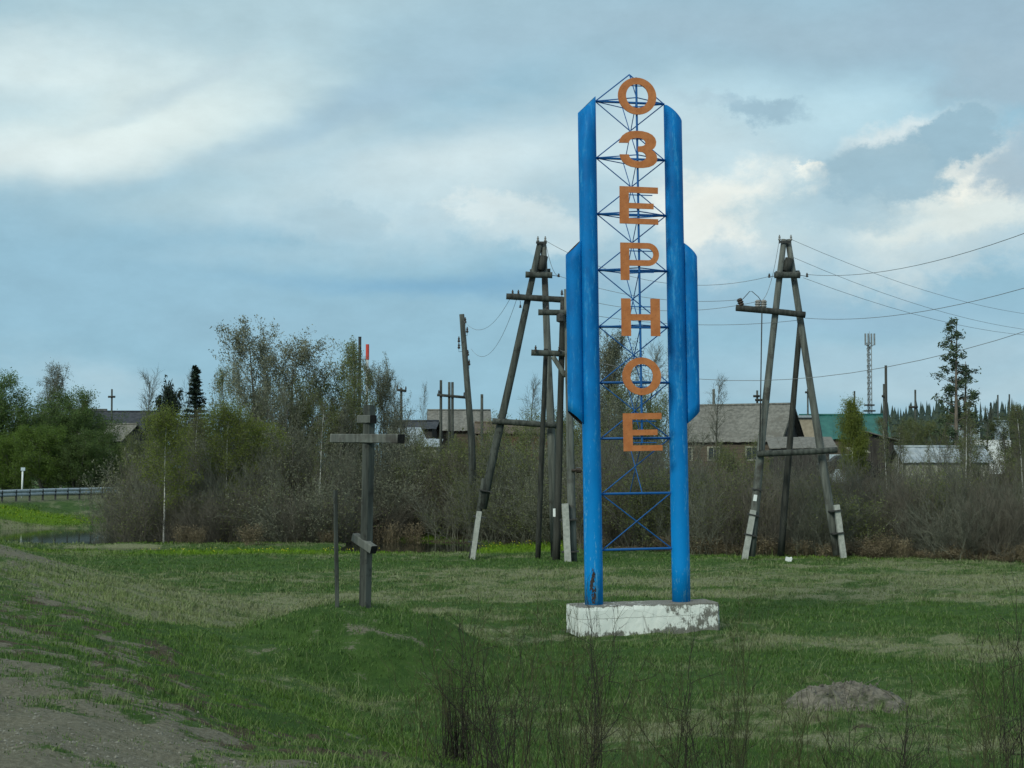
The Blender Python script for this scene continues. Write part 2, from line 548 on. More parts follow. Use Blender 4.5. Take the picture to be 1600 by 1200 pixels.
M['needle'] = mat_leaf("spruce_needles", (0.010, 0.022, 0.014), (0.024, 0.042, 0.024), 0.08)
M['needle_pine'] = mat_leaf("pine_needles", (0.042, 0.068, 0.036), (0.08, 0.115, 0.06), 0.12)
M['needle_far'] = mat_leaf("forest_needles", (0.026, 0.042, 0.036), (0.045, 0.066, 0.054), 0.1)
M['straw'] = mat_mottle("dead_straw_stems", (0.11, 0.088, 0.055), (0.22, 0.18, 0.115), 3, rough=0.9, bump=0, rv=0.25)
M['stone'] = mat_mottle("pebbles", (0.10, 0.098, 0.08), (0.24, 0.235, 0.20), 14, rough=0.9)
M['soil'] = mat_mottle("grey_soil", (0.080, 0.074, 0.062), (0.20, 0.185, 0.150), 9, rough=0.95, bump=0.8, c3=(0.045, 0.06, 0.025), s3=3.0, bd=0.06)
M['petal'] = mat_mottle("yellow_petals", (0.50, 0.42, 0.02), (0.62, 0.52, 0.03), 3, rough=0.6, bump=0)


def water_mat():
    m = new_mat("still_pond_water")
    g = G(m)
    g.color((0.016, 0.020, 0.014))
    g.rough(0.06)
    g.b.inputs['Specular IOR Level'].default_value = 0.5
    g.b.inputs['IOR'].default_value = 1.33
    g.bump(g.noise(3.5, 3, 0.5, (1, 0.5, 1)), 0.06, 0.02)
    return m


M['water'] = water_mat()


# ------------------------------------------------------------------ mesh helpers
class MB:
    def __init__(s):
        s.v, s.f, s.m, s.s = [], [], [], []

    def add(s, vs, fs, mi=0, smooth=False):
        o = len(s.v)
        s.v += [tuple(v) for v in vs]
        s.f += [tuple(i + o for i in f) for f in fs]
        s.m += [mi] * len(fs)
        s.s += [smooth] * len(fs)

    def box(s, c, size, rot=None, mi=0):
        c = Vector(c)
        h = [x / 2 for x in size]
        vs = []
        for sx, sy, sz in ((-1, -1, -1), (1, -1, -1), (1, 1, -1), (-1, 1, -1), (-1, -1, 1), (1, -1, 1), (1, 1, 1), (-1, 1, 1)):
            p = Vector((sx * h[0], sy * h[1], sz * h[2]))
            if rot is not None:
                p = rot @ p
            vs.append(c + p)
        s.add(vs, [(0, 3, 2, 1), (4, 5, 6, 7), (0, 1, 5, 4), (1, 2, 6, 5), (2, 3, 7, 6), (3, 0, 4, 7)], mi)

    def poly(s, pts, r, n=5, cap=True, mi=0, smooth=True):
        """Tube along the points; r a number or a list."""
        pts = [Vector(p) for p in pts]
        k = len(pts)
        if not isinstance(r, (list, tuple)):
            r = [r] * k
        vs, fs = [], []
        ref = None
        for i, p in enumerate(pts):
            d = (pts[min(i + 1, k - 1)] - pts[max(i - 1, 0)])
            d = d.normalized() if d.length > 1e-9 else Vector((0, 0, 1))
            if ref is None:
                ref = Vector((1, 0, 0)) if abs(d.x) < 0.8 else Vector((0, 1, 0))
            a = d.cross(ref).normalized()
            b = d.cross(a)
            ref = -b.cross(d) if False else ref
            for j in range(n):
                t = 2 * math.pi * j / n
                vs.append(p + a * (math.cos(t) * r[i]) + b * (math.sin(t) * r[i]))
        for i in range(k - 1):
            for j in range(n):
                j2 = (j + 1) % n
                fs.append((i * n + j, i * n + j2, (i + 1) * n + j2, (i + 1) * n + j))
        s.add(vs, fs, mi, smooth)
        if cap and n > 2:
            o = len(s.v) - len(vs)
            s.f += [tuple(o + j for j in reversed(range(n))), tuple(o + (k - 1) * n + j for j in range(n))]
            s.m += [mi, mi]
            s.s += [False, False]

    def lathe(s, base, prof, n=8, axis=None, mi=0):
        """prof: list of (radius, height) from base along axis (default up)."""
        base = Vector(base)
        ax = Vector(axis or (0, 0, 1)).normalized()
        a = ax.orthogonal().normalized()
        b = ax.cross(a)
        vs, fs = [], []
        for (r, h) in prof:
            for j in range(n):
                t = 2 * math.pi * j / n
                vs.append(base + ax * h + a * (math.cos(t) * r) + b * (math.sin(t) * r))
        for i in range(len(prof) - 1):
            for j in range(n):
                j2 = (j + 1) % n
                fs.append((i * n + j, i * n + j2, (i + 1) * n + j2, (i + 1) * n + j))
        fs.append(tuple(reversed(range(n))))
        fs.append(tuple((len(prof) - 1) * n + j for j in range(n)))
        s.add(vs, fs, mi, False)

    def mesh(s, name, mats, origin=(0, 0, 0)):
        me = bpy.data.meshes.new(name)
        o = Vector(origin)
        me.from_pydata([(v[0] - o.x, v[1] - o.y, v[2] - o.z) for v in s.v], [], s.f)
        for m in (mats if isinstance(mats, (list, tuple)) else [mats]):
            me.materials.append(m)
        me.polygons.foreach_set('material_index', s.m)
        me.polygons.foreach_set('use_smooth', s.s)
        me.update()
        return me


def link(name, me, parent=None, loc=(0, 0, 0), rot=None, scale=None):
    o = bpy.data.objects.new(name, me)
    COL.objects.link(o)
    o.location = loc
    if rot is not None:
        o.rotation_euler = rot
    if scale is not None:
        o.scale = scale
    if parent is not None:
        o.parent = parent
    return o


def tag(o, label, cat, group=None):
    o['label'] = label
    o['category'] = cat
    if group:
        o['group'] = group
    return o


def thing(name, loc, label, cat, group=None, rot=(0, 0, 0)):
    o = link(name, None, None, loc, rot)
    o.empty_display_size = 0.3
    return tag(o, label, cat, group)


def part(name, mb, mats, root, local=False):
    """A part whose shape was drawn in world coordinates (root must be unrotated) or in the root's own (local)."""
    org = (0, 0, 0) if local else tuple(root_world(root))
    return link(name, mb.mesh(name, mats, org), root)


def root_world(r):
    v = Vector((0, 0, 0))
    while r is not None:
        v = v + r.location
        r = r.parent
    return v


def copy_tree(o, parent=None):
    c = o.copy()
    COL.objects.link(c)
    if parent is not None:
        c.parent = parent
    for ch in list(o.children):
        copy_tree(ch, c)
    return c


# ------------------------------------------------------------------ terrain
def _h(ix, iy, seed):
    n = (ix.astype(np.int64) * 374761393 + iy.astype(np.int64) * 668265263 + seed * 974634777) & 0xffffffff
    n = ((n ^ (n >> 13)) * 1274126177) & 0xffffffff
    n = (n ^ (n >> 16)) & 0xffff
    return n / 65535.0


def vnoise(x, y, seed=0):
    ix, iy = np.floor(x), np.floor(y)
    fx, fy = x - ix, y - iy
    fx, fy = fx * fx * (3 - 2 * fx), fy * fy * (3 - 2 * fy)
    a, b = _h(ix, iy, seed), _h(ix + 1, iy, seed)
    c, d = _h(ix, iy + 1, seed), _h(ix + 1, iy + 1, seed)
    return (a * (1 - fx) + b * fx) * (1 - fy) + (c * (1 - fx) + d * fx) * fy


def fbm(x, y, seed=0, oct=4, gain=0.5):
    t, a, s = 0, 0.5, 0
    for i in range(oct):
        t = t + a * vnoise(x * 2 ** i + 17 * i, y * 2 ** i - 9 * i, seed + i)
        s += a
        a *= gain
    return t / s


def sst(a, b, v):
    t = np.clip((v - a) / (b - a), 0, 1)
    return t * t * (3 - 2 * t)


EY = np.array([-60, 0, 9, 18, 30, 38, 45, 60, 80, 95, 110, 130, 160, 200, 260, 5000.])
EX = np.array([38, 3.2, -2.0, -6.9, -11.3, -13.6, -17.2, -25.5, -33, -36.6, -36.9, -33.2, -24, -8, 20, 3000.])
WATER_Z = -0.25


def edge_s(x, y):
    return (np.interp(y, EY, EX) - x) * 0.87


def ell(x, y, cx, cy, rx, ry, p=2.0):
    return np.exp(-(np.abs((x - cx) / rx) ** p + np.abs((y - cy) / ry) ** p))


def pond(x, y):
    w = (fbm(x * 0.25, y * 0.25, 31, 3) - 0.5) * 0.9
    v = np.maximum.reduce([ell(x, y, -28, 84, 10, 11, 4), ell(x, y, -18.8, 70.2, 3.2, 2.0, 4), ell(x, y, -4.6, 71, 3.4, 4.8, 4), ell(x, y, -12.5, 77.5, 8, 2.2, 4)])
    return sst(0.25, 0.7, v + w * 0.5)


def zt(x, y):
    x = np.asarray(x, float)
    y = np.asarray(y, float)
    s = edge_s(x, y)
    zr = np.interp(y, [0, 40, 110, 160, 400], [1.72, 1.68, 1.15, 1.2, 2.0])
    lump = (fbm(x * 0.5, y * 0.5, 3, 3) - 0.5)
    emb = sst(-7.4, 1.4, s + lump * 0.9) * zr
    far = sst(80, 130, y) * 3.0 * sst(-30, -12, x) + sst(135, 190, y) * 2.0 * sst(-12, -30, x) + sst(150, 500, y) * 3.0
    z = np.maximum(emb, far * sst(1.5, -6, s) + emb * 0.2)
    # land behind the meadow drops a little towards the ponds on the left
    z = z - 0.16 * sst(60, 66, y) * sst(4, -1, x) * (1 - sst(96, 104, y)) * sst(0.5, -4, s)
    z = z - 0.75 * pond(x, y) * (1 - sst(-2, 0.5, s))
    # the mound that carries the cross
    wx = (fbm(x * 0.7, y * 0.7, 5, 3) - 0.5) * 0.6
    m = np.exp(-(((x + 2.45 + wx) / 2.05) ** 2 + ((y - 26.0 + 0.5 * wx) / 2.0) ** 2) ** 1.15)
    z = z + m * (1.02 + (fbm(x * 1.5, y * 1.5, 13, 4) - 0.5) * 0.62 * np.clip(np.hypot((x + 2.5) / 1.2, (y - 26) / 1.2) - .35, 0, 1))
    z = z + 0.22 * ell(x, y, -3.2, 23.2, 1.0, 0.8) + 0.25 * ell(x, y, -1.9, 23.8, 0.8, 0.7)
    z = z + 0.35 * ell(x, y, 7.2, 23.0, 2.2, 1.3) + 0.12 * ell(x, y, 3.0, 21.5, 1.5, 1.0)
    # tussocks and unevenness
    near = 1 - sst(60, 140, y)
    road = sst(0.3, 2.0, s)
    rough = (fbm(x * 0.9, y * 0.9, 7, 4) - 0.5) * 0.20 + (fbm(x * 4.0, y * 4.0, 9, 3) - 0.5) * 0.085
    z = z + rough * near * (1 - 0.75 * road)
    return z


def Z(x, y):
    return float(zt(np.array([x]), np.array([y]))[0])


def covers(x, y):
    """dry, dirt, lush, litter cover masks, 0..1, as functions of place."""
    s = edge_s(x, y)
    n1 = fbm(x * 0.22, y * 0.5, 41, 4)
    n2 = fbm(x * 0.8, y * 1.1, 43, 4)
    n5 = fbm(x * 3.2, y * 4.0, 45, 4)
    dry = 0.20 + 0.16 * sst(24, 34, y) + (n1 - 0.5) * 1.3 + (n2 - 0.5) * 0.8 + (n5 - 0.5) * 0.9
    dry = dry + 0.55 * ell(x, y, -6, 37, 6.5, 4.0) + 0.45 * ell(x, y, 12, 45, 11, 5.5, 3) + 0.4 * ell(x, y, 3, 52, 7, 3.5) + 0.4 * ell(x, y, 9.8, 29.0, 4.2, 2.6)
    dry = dry + 0.25 * ell(x, y, -2, 31, 5, 2)
    dry = dry - 0.55 * ell(x, y, -9, 55, 13, 5.5) - 0.5 * ell(x, y, 9, 36, 9, 2.6, 3) - 0.45 * ell(x, y, 1.5, 38.5, 6, 2.6) - 0.4 * ell(x, y, -6, 19, 3.5, 5)
    dry = dry - 0.5 * ell(x, y, 2.5, 29.3, 3.2, 2.6) - 0.3 * ell(x, y, -2.4, 25.2, 2.6, 2.2) + 0.35 * ell(x, y, -4.5, 31, 4.5, 2.5)
    n3 = fbm(x * 2.2, y * 3.0, 47, 4)
    n4 = fbm(x * 6.0, y * 7.0, 49, 3)
    dirt = sst(-3.4, 2.0, s + (n2 - 0.5) * 4.6 + (n3 - 0.5) * 6.5 + (n4 - 0.5) * 5.0) * (1 - sst(26, 44, y) * 0.3)
    dirt = np.maximum(dirt, 0.9 * ell(x, y, -12.6, 38.5, 2.0, 4.6, 3))
    dirt = np.maximum(dirt, sst(0.54, 0.72, n5 * 0.6 + n2 * 0.4) * 0.75 * ell(x, y, -2.9, 24.0, 2.6, 1.5))
    dirt = np.maximum(dirt, sst(0.55, 0.7, n5 * 0.5 + n2 * 0.5) * 0.6 * ell(x, y, 7.0, 22.3, 2.6, 1.3))
    dirt = dirt * (1 - sst(60, 80, y))
    dirt = np.maximum(dirt, 0.5 * sst(90, 100, y) * sst(-1.6, -0.4, s) * sst(180, 140, y))
    lush = np.maximum.reduce([ell(x, y, -31, 103, 8, 6.5, 4), ell(x, y, -10.5, 65, 6.5, 3.4, 4), ell(x, y, -5.6, 82, 2.6, 5, 4), ell(x, y, 0, 69, 3.6, 5, 4), ell(x, y, -17, 78, 7, 4, 4) * 0.8, ell(x, y, -24, 66, 8, 3, 4) * 0.6,
                              ell(x, y, 11, 59, 4, 1.2) * 0.7])
    lush = lush * (0.65 + 0.7 * (n2 - 0.35))
    lush = np.maximum(lush, 0.2 * sst(-6.0, -3.5, s) * sst(0.5, -1.5, s) * sst(42, 30, y) * sst(0.35, 0.6, n2 * .6 + n5 * .4))
    xx = np.interp(x, [-40, -1, 3, 8, 20, 40], [90, 74, 66, 62, 57, 50])
    litter = sst(-1.5, 2.5, y - xx + (n2 - 0.5) * 5) * (1 - 0.8 * lush) * sst(2.0, -2.0, s)
    litter = litter * (1 - sst(-19, -23, x))
    verge = sst(-4.5, -2.0, s) * sst(1.2, -0.8, s) * sst(32, 22, y)
    litter = np.maximum(litter, sst(0.46, 0.60, n5 * 0.55 + n4 * 0.45) * verge)
    litter = np.maximum(litter, sst(0.50, 0.62, n5 * 0.5 + n3 * 0.5) * 0.8 * ell(x, y, -0.6, 11.6, 2.6, 2.2))
    litter = np.maximum(litter, sst(0.53, 0.64, n5 * 0.5 + n3 * 0.5) * 0.7 * ell(x, y, 5.5, 19, 3.5, 4.5))
    return np.clip(dry, 0, 1), np.clip(dirt, 0, 1), np.clip(lush, 0, 1), np.clip(litter, 0, 1)


def build_ground():
    ys = [np.linspace(-25, 5.5, 22)]
    y, L = 6.0, []
    while y < 70:
        L.append(y)
        y *= 1.0085
    while y < 400:
        L.append(y)
        y *= 1.024
    while y < 5000:
        L.append(y)
        y *= 1.12
    ys = np.concatenate([ys[0], np.array(L)])
    u = np.linspace(-1, 1, 341)
    u = np.sign(u) * (0.42 * np.abs(u) + 0.58 * np.abs(u) ** 3)
    Yg, Ug = np.meshgrid(ys, u, indexing='ij')
    Xg = Ug * (14 + 0.62 * np.maximum(Yg, 0))
    z = zt(Xg.ravel(), Yg.ravel())
    nr, nc = Yg.shape
    me = bpy.data.meshes.new("meadow_ground")
    me.vertices.add(nr * nc)
    me.vertices.foreach_set('co', np.stack([Xg.ravel(), Yg.ravel(), z], 1).astype(np.float32).ravel())
    i = (np.arange(nr - 1)[:, None] * nc + np.arange(nc - 1)[None, :]).ravel()
    q = np.stack([i, i + 1, i + nc + 1, i + nc], 1).astype(np.int32)
    me.loops.add(q.size)
    me.loops.foreach_set('vertex_index', q.ravel())
    me.polygons.add(len(q))
    me.polygons.foreach_set('loop_start', np.arange(0, q.size, 4, dtype=np.int32))
    me.polygons.foreach_set('use_smooth', np.ones(len(q), dtype=bool))
    me.update(calc_edges=True)
    for nm, a in zip(('dry', 'dirt', 'lush', 'litter'), covers(Xg.ravel(), Yg.ravel())):
        at = me.attributes.new(nm, 'FLOAT', 'POINT')
        at.data.foreach_set('value', a.astype(np.float32))
    me.materials.append(M['ground'])
    o = link("meadow_ground", me)
    o['kind'] = 'structure'
    w = MB()
    w.add([(-48, 60, WATER_Z), (4, 60, WATER_Z), (4, 104, WATER_Z), (-48, 104, WATER_Z)], [(0, 1, 2, 3)])
    o = link("pond_water", w.mesh("pond_water", M['water']))
    o['kind'] = 'structure'


build_ground()


def build_grass():
    rg = np.random.RandomState(5)
    n = 500000
    # more blades per square metre near the viewer
    t = rg.rand(n * 2)
    y0, y1 = 6.5, 112.0
    y = (y0 ** 0.28 + t * (y1 ** 0.28 - y0 ** 0.28)) ** (1 / 0.28)
    x = (rg.rand(n * 2) * 2 - 1) * (y * 0.36 + 1.0)
    dry, dirt, lush, litter = covers(x, y)
    clump = fbm(x * 1.6, y * 1.6, 51, 3)
    fine = fbm(x * 7, y * 7, 53, 2)
    z = zt(x, y)
    keep = (rg.rand(n * 2) > dirt * 0.99) & (rg.rand(n * 2) > litter * 0.75) & (z > WATER_Z + 0.02) & (rg.rand(n * 2) < 0.30 + 1.1 * clump)
    keep &= ~((np.abs(x - 2.65) < 1.7) & (np.abs(y - 32.0) < 0.75))
    idx = np.where(keep)[0][:n]
    x, y, z, dry, lush, clump, fine = x[idx], y[idx], z[idx], dry[idx], lush[idx], clump[idx], fine[idx]
    dirt = dirt[idx]
    n = len(idx)
    isdry = np.clip(dry * 0.9 + (rg.rand(n) - 0.5) * 0.75, 0, 1)
    isdry = np.where(lush > 0.4, isdry * 0.2, isdry)
    h = (0.03 + 0.055 * rg.rand(n) ** 1.6 + 0.035 * isdry * rg.rand(n)) * (0.35 + 2.6 * np.clip(clump - 0.2, 0, 1) ** 1.5)
    h = h * (1 + 0.9 * lush) * (1 - 0.6 * dirt) * np.clip(y / 17, 0.55, 1.0)
    long = rg.rand(n) < 0.004 + 0.05 * sst(0.56, 0.75, clump) * (rg.rand(n) < .6)
    h = np.where(long, h * 3.2, h)
    isdry = np.where(long, np.maximum(isdry, 0.75), isdry)
    w = (0.0024 + 0.0022 * rg.rand(n)) * np.clip(y / 15, 1.0, 6.5)
    w = np.where(long, w * 0.6, w)
    a = rg.rand(n) * 2 * np.pi
    la = rg.rand(n) * 2 * np.pi
    ln = h * (0.35 + 0.9 * rg.rand(n))
    dx, dy = np.cos(a) * w, np.sin(a) * w
    lx, ly = np.cos(la) * ln, np.sin(la) * ln
    v = np.empty((n, 5, 3), np.float32)
    v[:, 0] = np.stack([x - dx, y - dy, z - 0.02], 1)
    v[:, 1] = np.stack([x + dx, y + dy, z - 0.02], 1)
    v[:, 2] = np.stack([x + dx * .7 + lx * .35, y + dy * .7 + ly * .35, z + h * .6], 1)
    v[:, 3] = np.stack([x - dx * .7 + lx * .35, y - dy * .7 + ly * .35, z + h * .6], 1)
    v[:, 4] = np.stack([x + lx, y + ly, z + h], 1)
    me = bpy.data.meshes.new("meadow_grass")
    me.vertices.add(n * 5)
    me.vertices.foreach_set('co', v.ravel())
    b = np.arange(n, dtype=np.int32) * 5
    loops = np.stack([b, b + 1, b + 2, b + 3, b + 3, b + 2, b + 4], 1)
    me.loops.add(n * 7)
    me.loops.foreach_set('vertex_index', loops.ravel())
    st = np.stack([np.arange(n) * 7, np.arange(n) * 7 + 4], 1).astype(np.int32)
    me.polygons.add(n * 2)
    me.polygons.foreach_set('loop_start', st.ravel())
    me.update(calc_edges=True)
    for nm, val in (('dry', isdry), ('shade', np.clip(rg.rand(n) * 0.7 + fine * 0.5 - 0.1, 0, 1)), ('lush', np.clip(lush * 1.2, 0, 1))):
        at = me.attributes.new(nm, 'FLOAT', 'POINT')
        at.data.foreach_set('value', np.repeat(val, 5).astype(np.float32))
    me.materials.append(M['grass'])
    o = link("meadow_grass", me)
    o['kind'] = 'stuff'
    tag(o, "short spring grass, green and straw coloured, over the meadow and verge", "grass")

    # pebbles and gravel on the verge
    k = 9000
    y = 9 + 21 * rg.rand(k * 3) ** 1.6
    x = (rg.rand(k * 3) * 2 - 1) * (y * 0.36 + 0.6)
    _, dirt, _, _ = covers(x, y)
    ok = np.where(rg.rand(k * 3) < dirt ** 1.5)[0][:k]
    x, y = x[ok], y[ok]
    z = zt(x, y)
    mb = MB()
    base = np.array([(1, 0, 0), (0, 1, 0), (-1, 0, 0), (0, -1, 0), (0, 0, 1)], float)
    for i in range(len(ok)):
        r = 0.004 + 0.013 * rg.rand() ** 4
        th = rg.rand() * 6.28
        c, s_ = math.cos(th), math.sin(th)
        q = base * r * (0.7 + 0.6 * rg.rand(5, 1))
        vs = [(x[i] + p[0] * c - p[1] * s_, y[i] + p[0] * s_ + p[1] * c, z[i] + p[2] * 0.8) for p in q]
        mb.add(vs, [(0, 1, 4), (1, 2, 4), (2, 3, 4), (3, 0, 4)])
    o = link("gravel", mb.mesh("gravel", M['stone']))
    o['kind'] = 'stuff'
    tag(o, "grey pebbles strewn over the bare dirt verge", "gravel")


build_grass()

# marsh flowers on the wet strips
mbf = MB()
rgf = np.random.RandomState(8)
for (cx, cy, rx, ry, k) in ((-10.5, 64, 5, 1.6, 60), (0, 69, 3, 3.5, 40), (-5.6, 82, 2, 4, 40), (-30, 101, 6, 3.5, 60), (-17, 78, 6, 3, 50)):
    for i in range(k):
        x, y = cx + (rgf.rand() * 2 - 1) * rx, cy + (rgf.rand() * 2 - 1) * ry
        z = Z(x, y)
        if z < WATER_Z:
            continue
        z += 0.14 + 0.1 * rgf.rand()
        r = 0.022
        mbf.add([(x - r, y, z), (x, y - r, z), (x + r, y, z), (x, y + r, z), (x, y, z + .03)], [(0, 1, 4), (1, 2, 4), (2, 3, 4), (3, 0, 4)])
o = link("marsh_flowers", mbf.mesh("marsh_flowers", M['petal']))
o['kind'] = 'stuff'
tag(o, "tiny yellow marsh flowers in the bright green strips by the pond", "flowers")


# ------------------------------------------------------------------ the town sign
def build_sign():
    D0 = 32.0
    bx, by = XA(996, D0), D0
    zg = Z(bx, by)
    yaw = R(13)
    root = thing("town_sign", (bx, by, zg), "tall blue pipe town sign with orange letters ОЗЕРНОЕ on a whitewashed plinth", "town sign", rot=(0, R(-0.7), yaw))

    def zof(py, px=990, d=D0):
        return W(px, py, d).z - zg

    # plinth: rough cast block with chipped edges
    pt = 0.56
    rg = random.Random(3)
    nx, ny, nz = 46, 14, 9
    x0, x1, y0, y1 = -1.41, 1.63, -0.5, 0.5
    mb = MB()

    def surf(i, j, k):
        x, y, z = x0 + (x1 - x0) * i / nx, y0 + (y1 - y0) * j / ny, -0.25 + (pt + 0.25) * k / nz
        e = (i in (0, nx)) + (j in (0, ny)) + (k == nz)
        nzv = float(fbm(np.array([x * 3 + y * 2]), np.array([z * 3 - y * 2]), 77, 3)[0]) - 0.5
        d = 0.016 * nzv + (rg.random() - 0.5) * 0.006
        if e >= 2:
            d -= 0.006 + 0.05 * max(0, nzv + 0.05)
        cx, cy = (x0 + x1) / 2, 0
        if i in (0, nx):
            x += d * (1 if i else -1)
        if j in (0, ny):
            y += d * (1 if j else -1)
        if k == nz:
            z += d
        if (i == nx) and j in (0, 1):
            x -= 0.06 if j == 0 else 0.015
        return (x, y, z)
    ids = {}

    def vid(i, j, k):
        if (i, j, k) not in ids:
            ids[(i, j, k)] = len(mb.v)
            mb.v.append(surf(i, j, k))
        return ids[(i, j, k)]
    for i in range(nx):
        for k in range(nz):
            mb.f.append((vid(i, 0, k), vid(i + 1, 0, k), vid(i + 1, 0, k + 1), vid(i, 0, k + 1)))
            mb.f.append((vid(i + 1, ny, k), vid(i, ny, k), vid(i, ny, k + 1), vid(i + 1, ny, k + 1)))
        for j in range(ny):
            mb.f.append((vid(i, j, nz), vid(i + 1, j, nz), vid(i + 1, j + 1, nz), vid(i, j + 1, nz)))
    for j in range(ny):
        for k in range(nz):
            mb.f.append((vid(0, j + 1, k), vid(0, j, k), vid(0, j, k + 1), vid(0, j + 1, k + 1)))
            mb.f.append((vid(nx, j, k), vid(nx, j + 1, k), vid(nx, j + 1, k + 1), vid(nx, j, k + 1)))
    mb.m = [0] * len(mb.f)
    mb.s = [False] * len(mb.f)
    part("plinth", mb, M['white'], root, True)

    def pipe(cx, cy, r, zb, zt_, sgn, slope_t, slope_b, wall=0.012, n=32):
        """Hollow pipe, ends cut on the slant; sgn +1: outer side is +x. slope: how far the outer rim is lower (top) / higher (bottom)."""
        m = MB()
        vs, rings = [], []
        segs = 14
        for rr in (r, r - wall):
            for k in range(segs + 1):
                ring = []
                for j in range(n):
                    t = 2 * math.pi * j / n
                    ox = math.cos(t)
                    u = (ox * sgn + 1) / 2
                    lo = zb + slope_b * u
                    hi = zt_ - slope_t * u
                    ring.append(len(vs))
                    dent = 1 + 0.006 * math.sin(k * 2.3 + 3 * t)
                    vs.append((cx + ox * rr * dent, cy + math.sin(t) * rr * dent, lo + (hi - lo) * k / segs))
                rings.append(ring)
        fs, mi = [], []
        for a in range(segs):
            for j in range(n):
                j2 = (j + 1) % n
                fs.append((rings[a][j], rings[a][j2], rings[a + 1][j2], rings[a + 1][j]))
                mi.append(0)
                b = a + segs + 1
                fs.append((rings[b][j2], rings[b][j], rings[b + 1][j], rings[b + 1][j2]))
                mi.append(1)
        for j in range(n):
            j2 = (j + 1) % n
            fs.append((rings[segs][j], rings[segs][j2], rings[2 * segs + 1][j2], rings[2 * segs + 1][j]))
            fs.append((rings[0][j2], rings[0][j], rings[segs + 1][j], rings[segs + 1][j2]))
            mi += [0, 0]
        m.v, m.f, m.m, m.s = vs, fs, mi, [True] * len(fs)
        return m
    cx, cr = 0.945, 0.19
    ox_, orr = 1.265, 0.168
    for sg in (-1, 1):
        zt_ = zof(154 if sg < 0 else 162)
        part("pillar_pipe", pipe(sg * cx, 0, cr, pt - 0.03, zt_, sg, 0.36, 0.0), [M['blue'], M['dark_in']], root, True)
        part("side_pipe", pipe(sg * ox_, 0.03, orr, zof(664), zof(377), sg, 0.32, 0.30), [M['blue'], M['dark_in']], root, True)
        # weld plates that hold the side pipe
        for zz in (zof(640), zof(520), zof(400)):
            p = MB()
            p.box((sg * (cx + cr - 0.005 + 0.5 * (ox_ - orr - cx - cr)), 0.03, zz), (0.06, 0.12, 0.10))
            part("weld_plate", p, M['blue_rod'], root, True)
    # rusty bare patch where paint has come off the left pillar
    m = MB()
    rgp = random.Random(9)
    NQ, NZ = 13, 34
    cell = {}
    for iz in range(NZ):
        for iq in range(NQ):
            u_, v_ = (iq - NQ / 2 + .5) / (NQ / 2), (iz + .5) / NZ
            c_ = 0.25 * math.sin(v_ * 9) - 0.25 * v_
            wd_ = 0.62 * math.sin(math.pi * min(1, .12 + v_ * .86)) + .12
            nv = float(fbm(np.array([iq * .5 + 3]), np.array([iz * .4]), 88, 3)[0]) - .5
            cell[(iz, iq)] = abs(u_ - c_) < wd_ * (0.75 + 2.2 * nv)
    vs, fs = [], []
    for iz in range(NZ + 1):
        for iq in range(NQ + 1):
            t = R(-108) + R(46) * (iq / NQ - .5) + R(1.5) * (rgp.random() - .5)
            vs.append((-cx + math.cos(t) * (cr + 0.004), math.sin(t) * (cr + 0.004), pt + 0.03 + 0.72 * iz / NZ + 0.008 * (rgp.random() - .5)))
    for (iz, iq), on in cell.items():
        if on:
            a_ = iz * (NQ + 1) + iq
            fs.append((a_, a_ + 1, a_ + NQ + 2, a_ + NQ + 1))
    m.add(vs, fs)
    part("rust_patch", m, M['rust'], root, True)

    # lattice: unit rod shared by every bar
    u = MB()
    u.poly([(0, 0, 0), (0, 0, 1)], 1.0, 8)
    rod_me = u.mesh("rod", M['blue_rod'])

    def rod(name, p, q, r):
        p, q = Vector(p), Vector(q)
        d = q - p
        return link(name, rod_me, root, p, d.to_track_quat('Z', 'Y').to_euler(), (r, r, d.length))
    lv = [zof(y) for y in (161, 249, 336, 423, 511, 598, 685, 771, 858)]
    xi = cx - cr
    dz = lv[0] - lv[1]
    F, B = -0.46, 0.48
    post_top = lv[0] + 0.42
    rod("letter_post", (0, F, lv[-3] - 0.1), (0, F, post_top), 0.024)
    for i, z in enumerate(lv):
        rod("cross_bar", (-xi, 0, z), (xi, 0, z), 0.026)
        if i < 7:
            for sx in (-1, 1):
                rod("brace_rod", (sx * xi, -0.02, z), (0, F, z), 0.012)
                if i < 4:
                    rod("brace_rod", (sx * xi, 0.02, z), (0, B, z), 0.011)
    for i in range(len(lv) - 1):
        zt_, zb_ = lv[i], lv[i + 1]
        if i != 6:
            rod("brace_rod", (-xi, 0.012, zt_), (xi, 0.012, zb_), 0.012)
        rod("brace_rod", (xi, -0.012, zt_), (-xi, -0.012, zb_), 0.012)
        if i < 7:
            rod("brace_rod", (0.012, F, zt_), (0.012, B, zb_), 0.010)
            rod("brace_rod", (-0.012, B, zt_), (-0.012, F, zb_), 0.010)
    pk = lv[0] + dz * 0.5
    for sx in (-1, 1):
        rod("brace_rod", (sx * xi, 0, lv[0]), (0, 0, pk), 0.013)
    rod("brace_rod", (0, F, lv[0]), (0, 0, pk), 0.011)
    rod("brace_rod", (0, 0, pk), (0.05, 0, pk - 0.06), 0.013)

    # letters (cut from sheet steel)
    def ring(ro, ri, n=44, sx=1.0):
        a = [(math.cos(2 * math.pi * i / n) * ro * sx, math.sin(2 * math.pi * i / n) * ro) for i in range(n)]
        b = [(math.cos(2 * math.pi * i / n) * ri * sx * 0.96, math.sin(2 * math.pi * i / n) * ri) for i in range(n)]
        return a, b

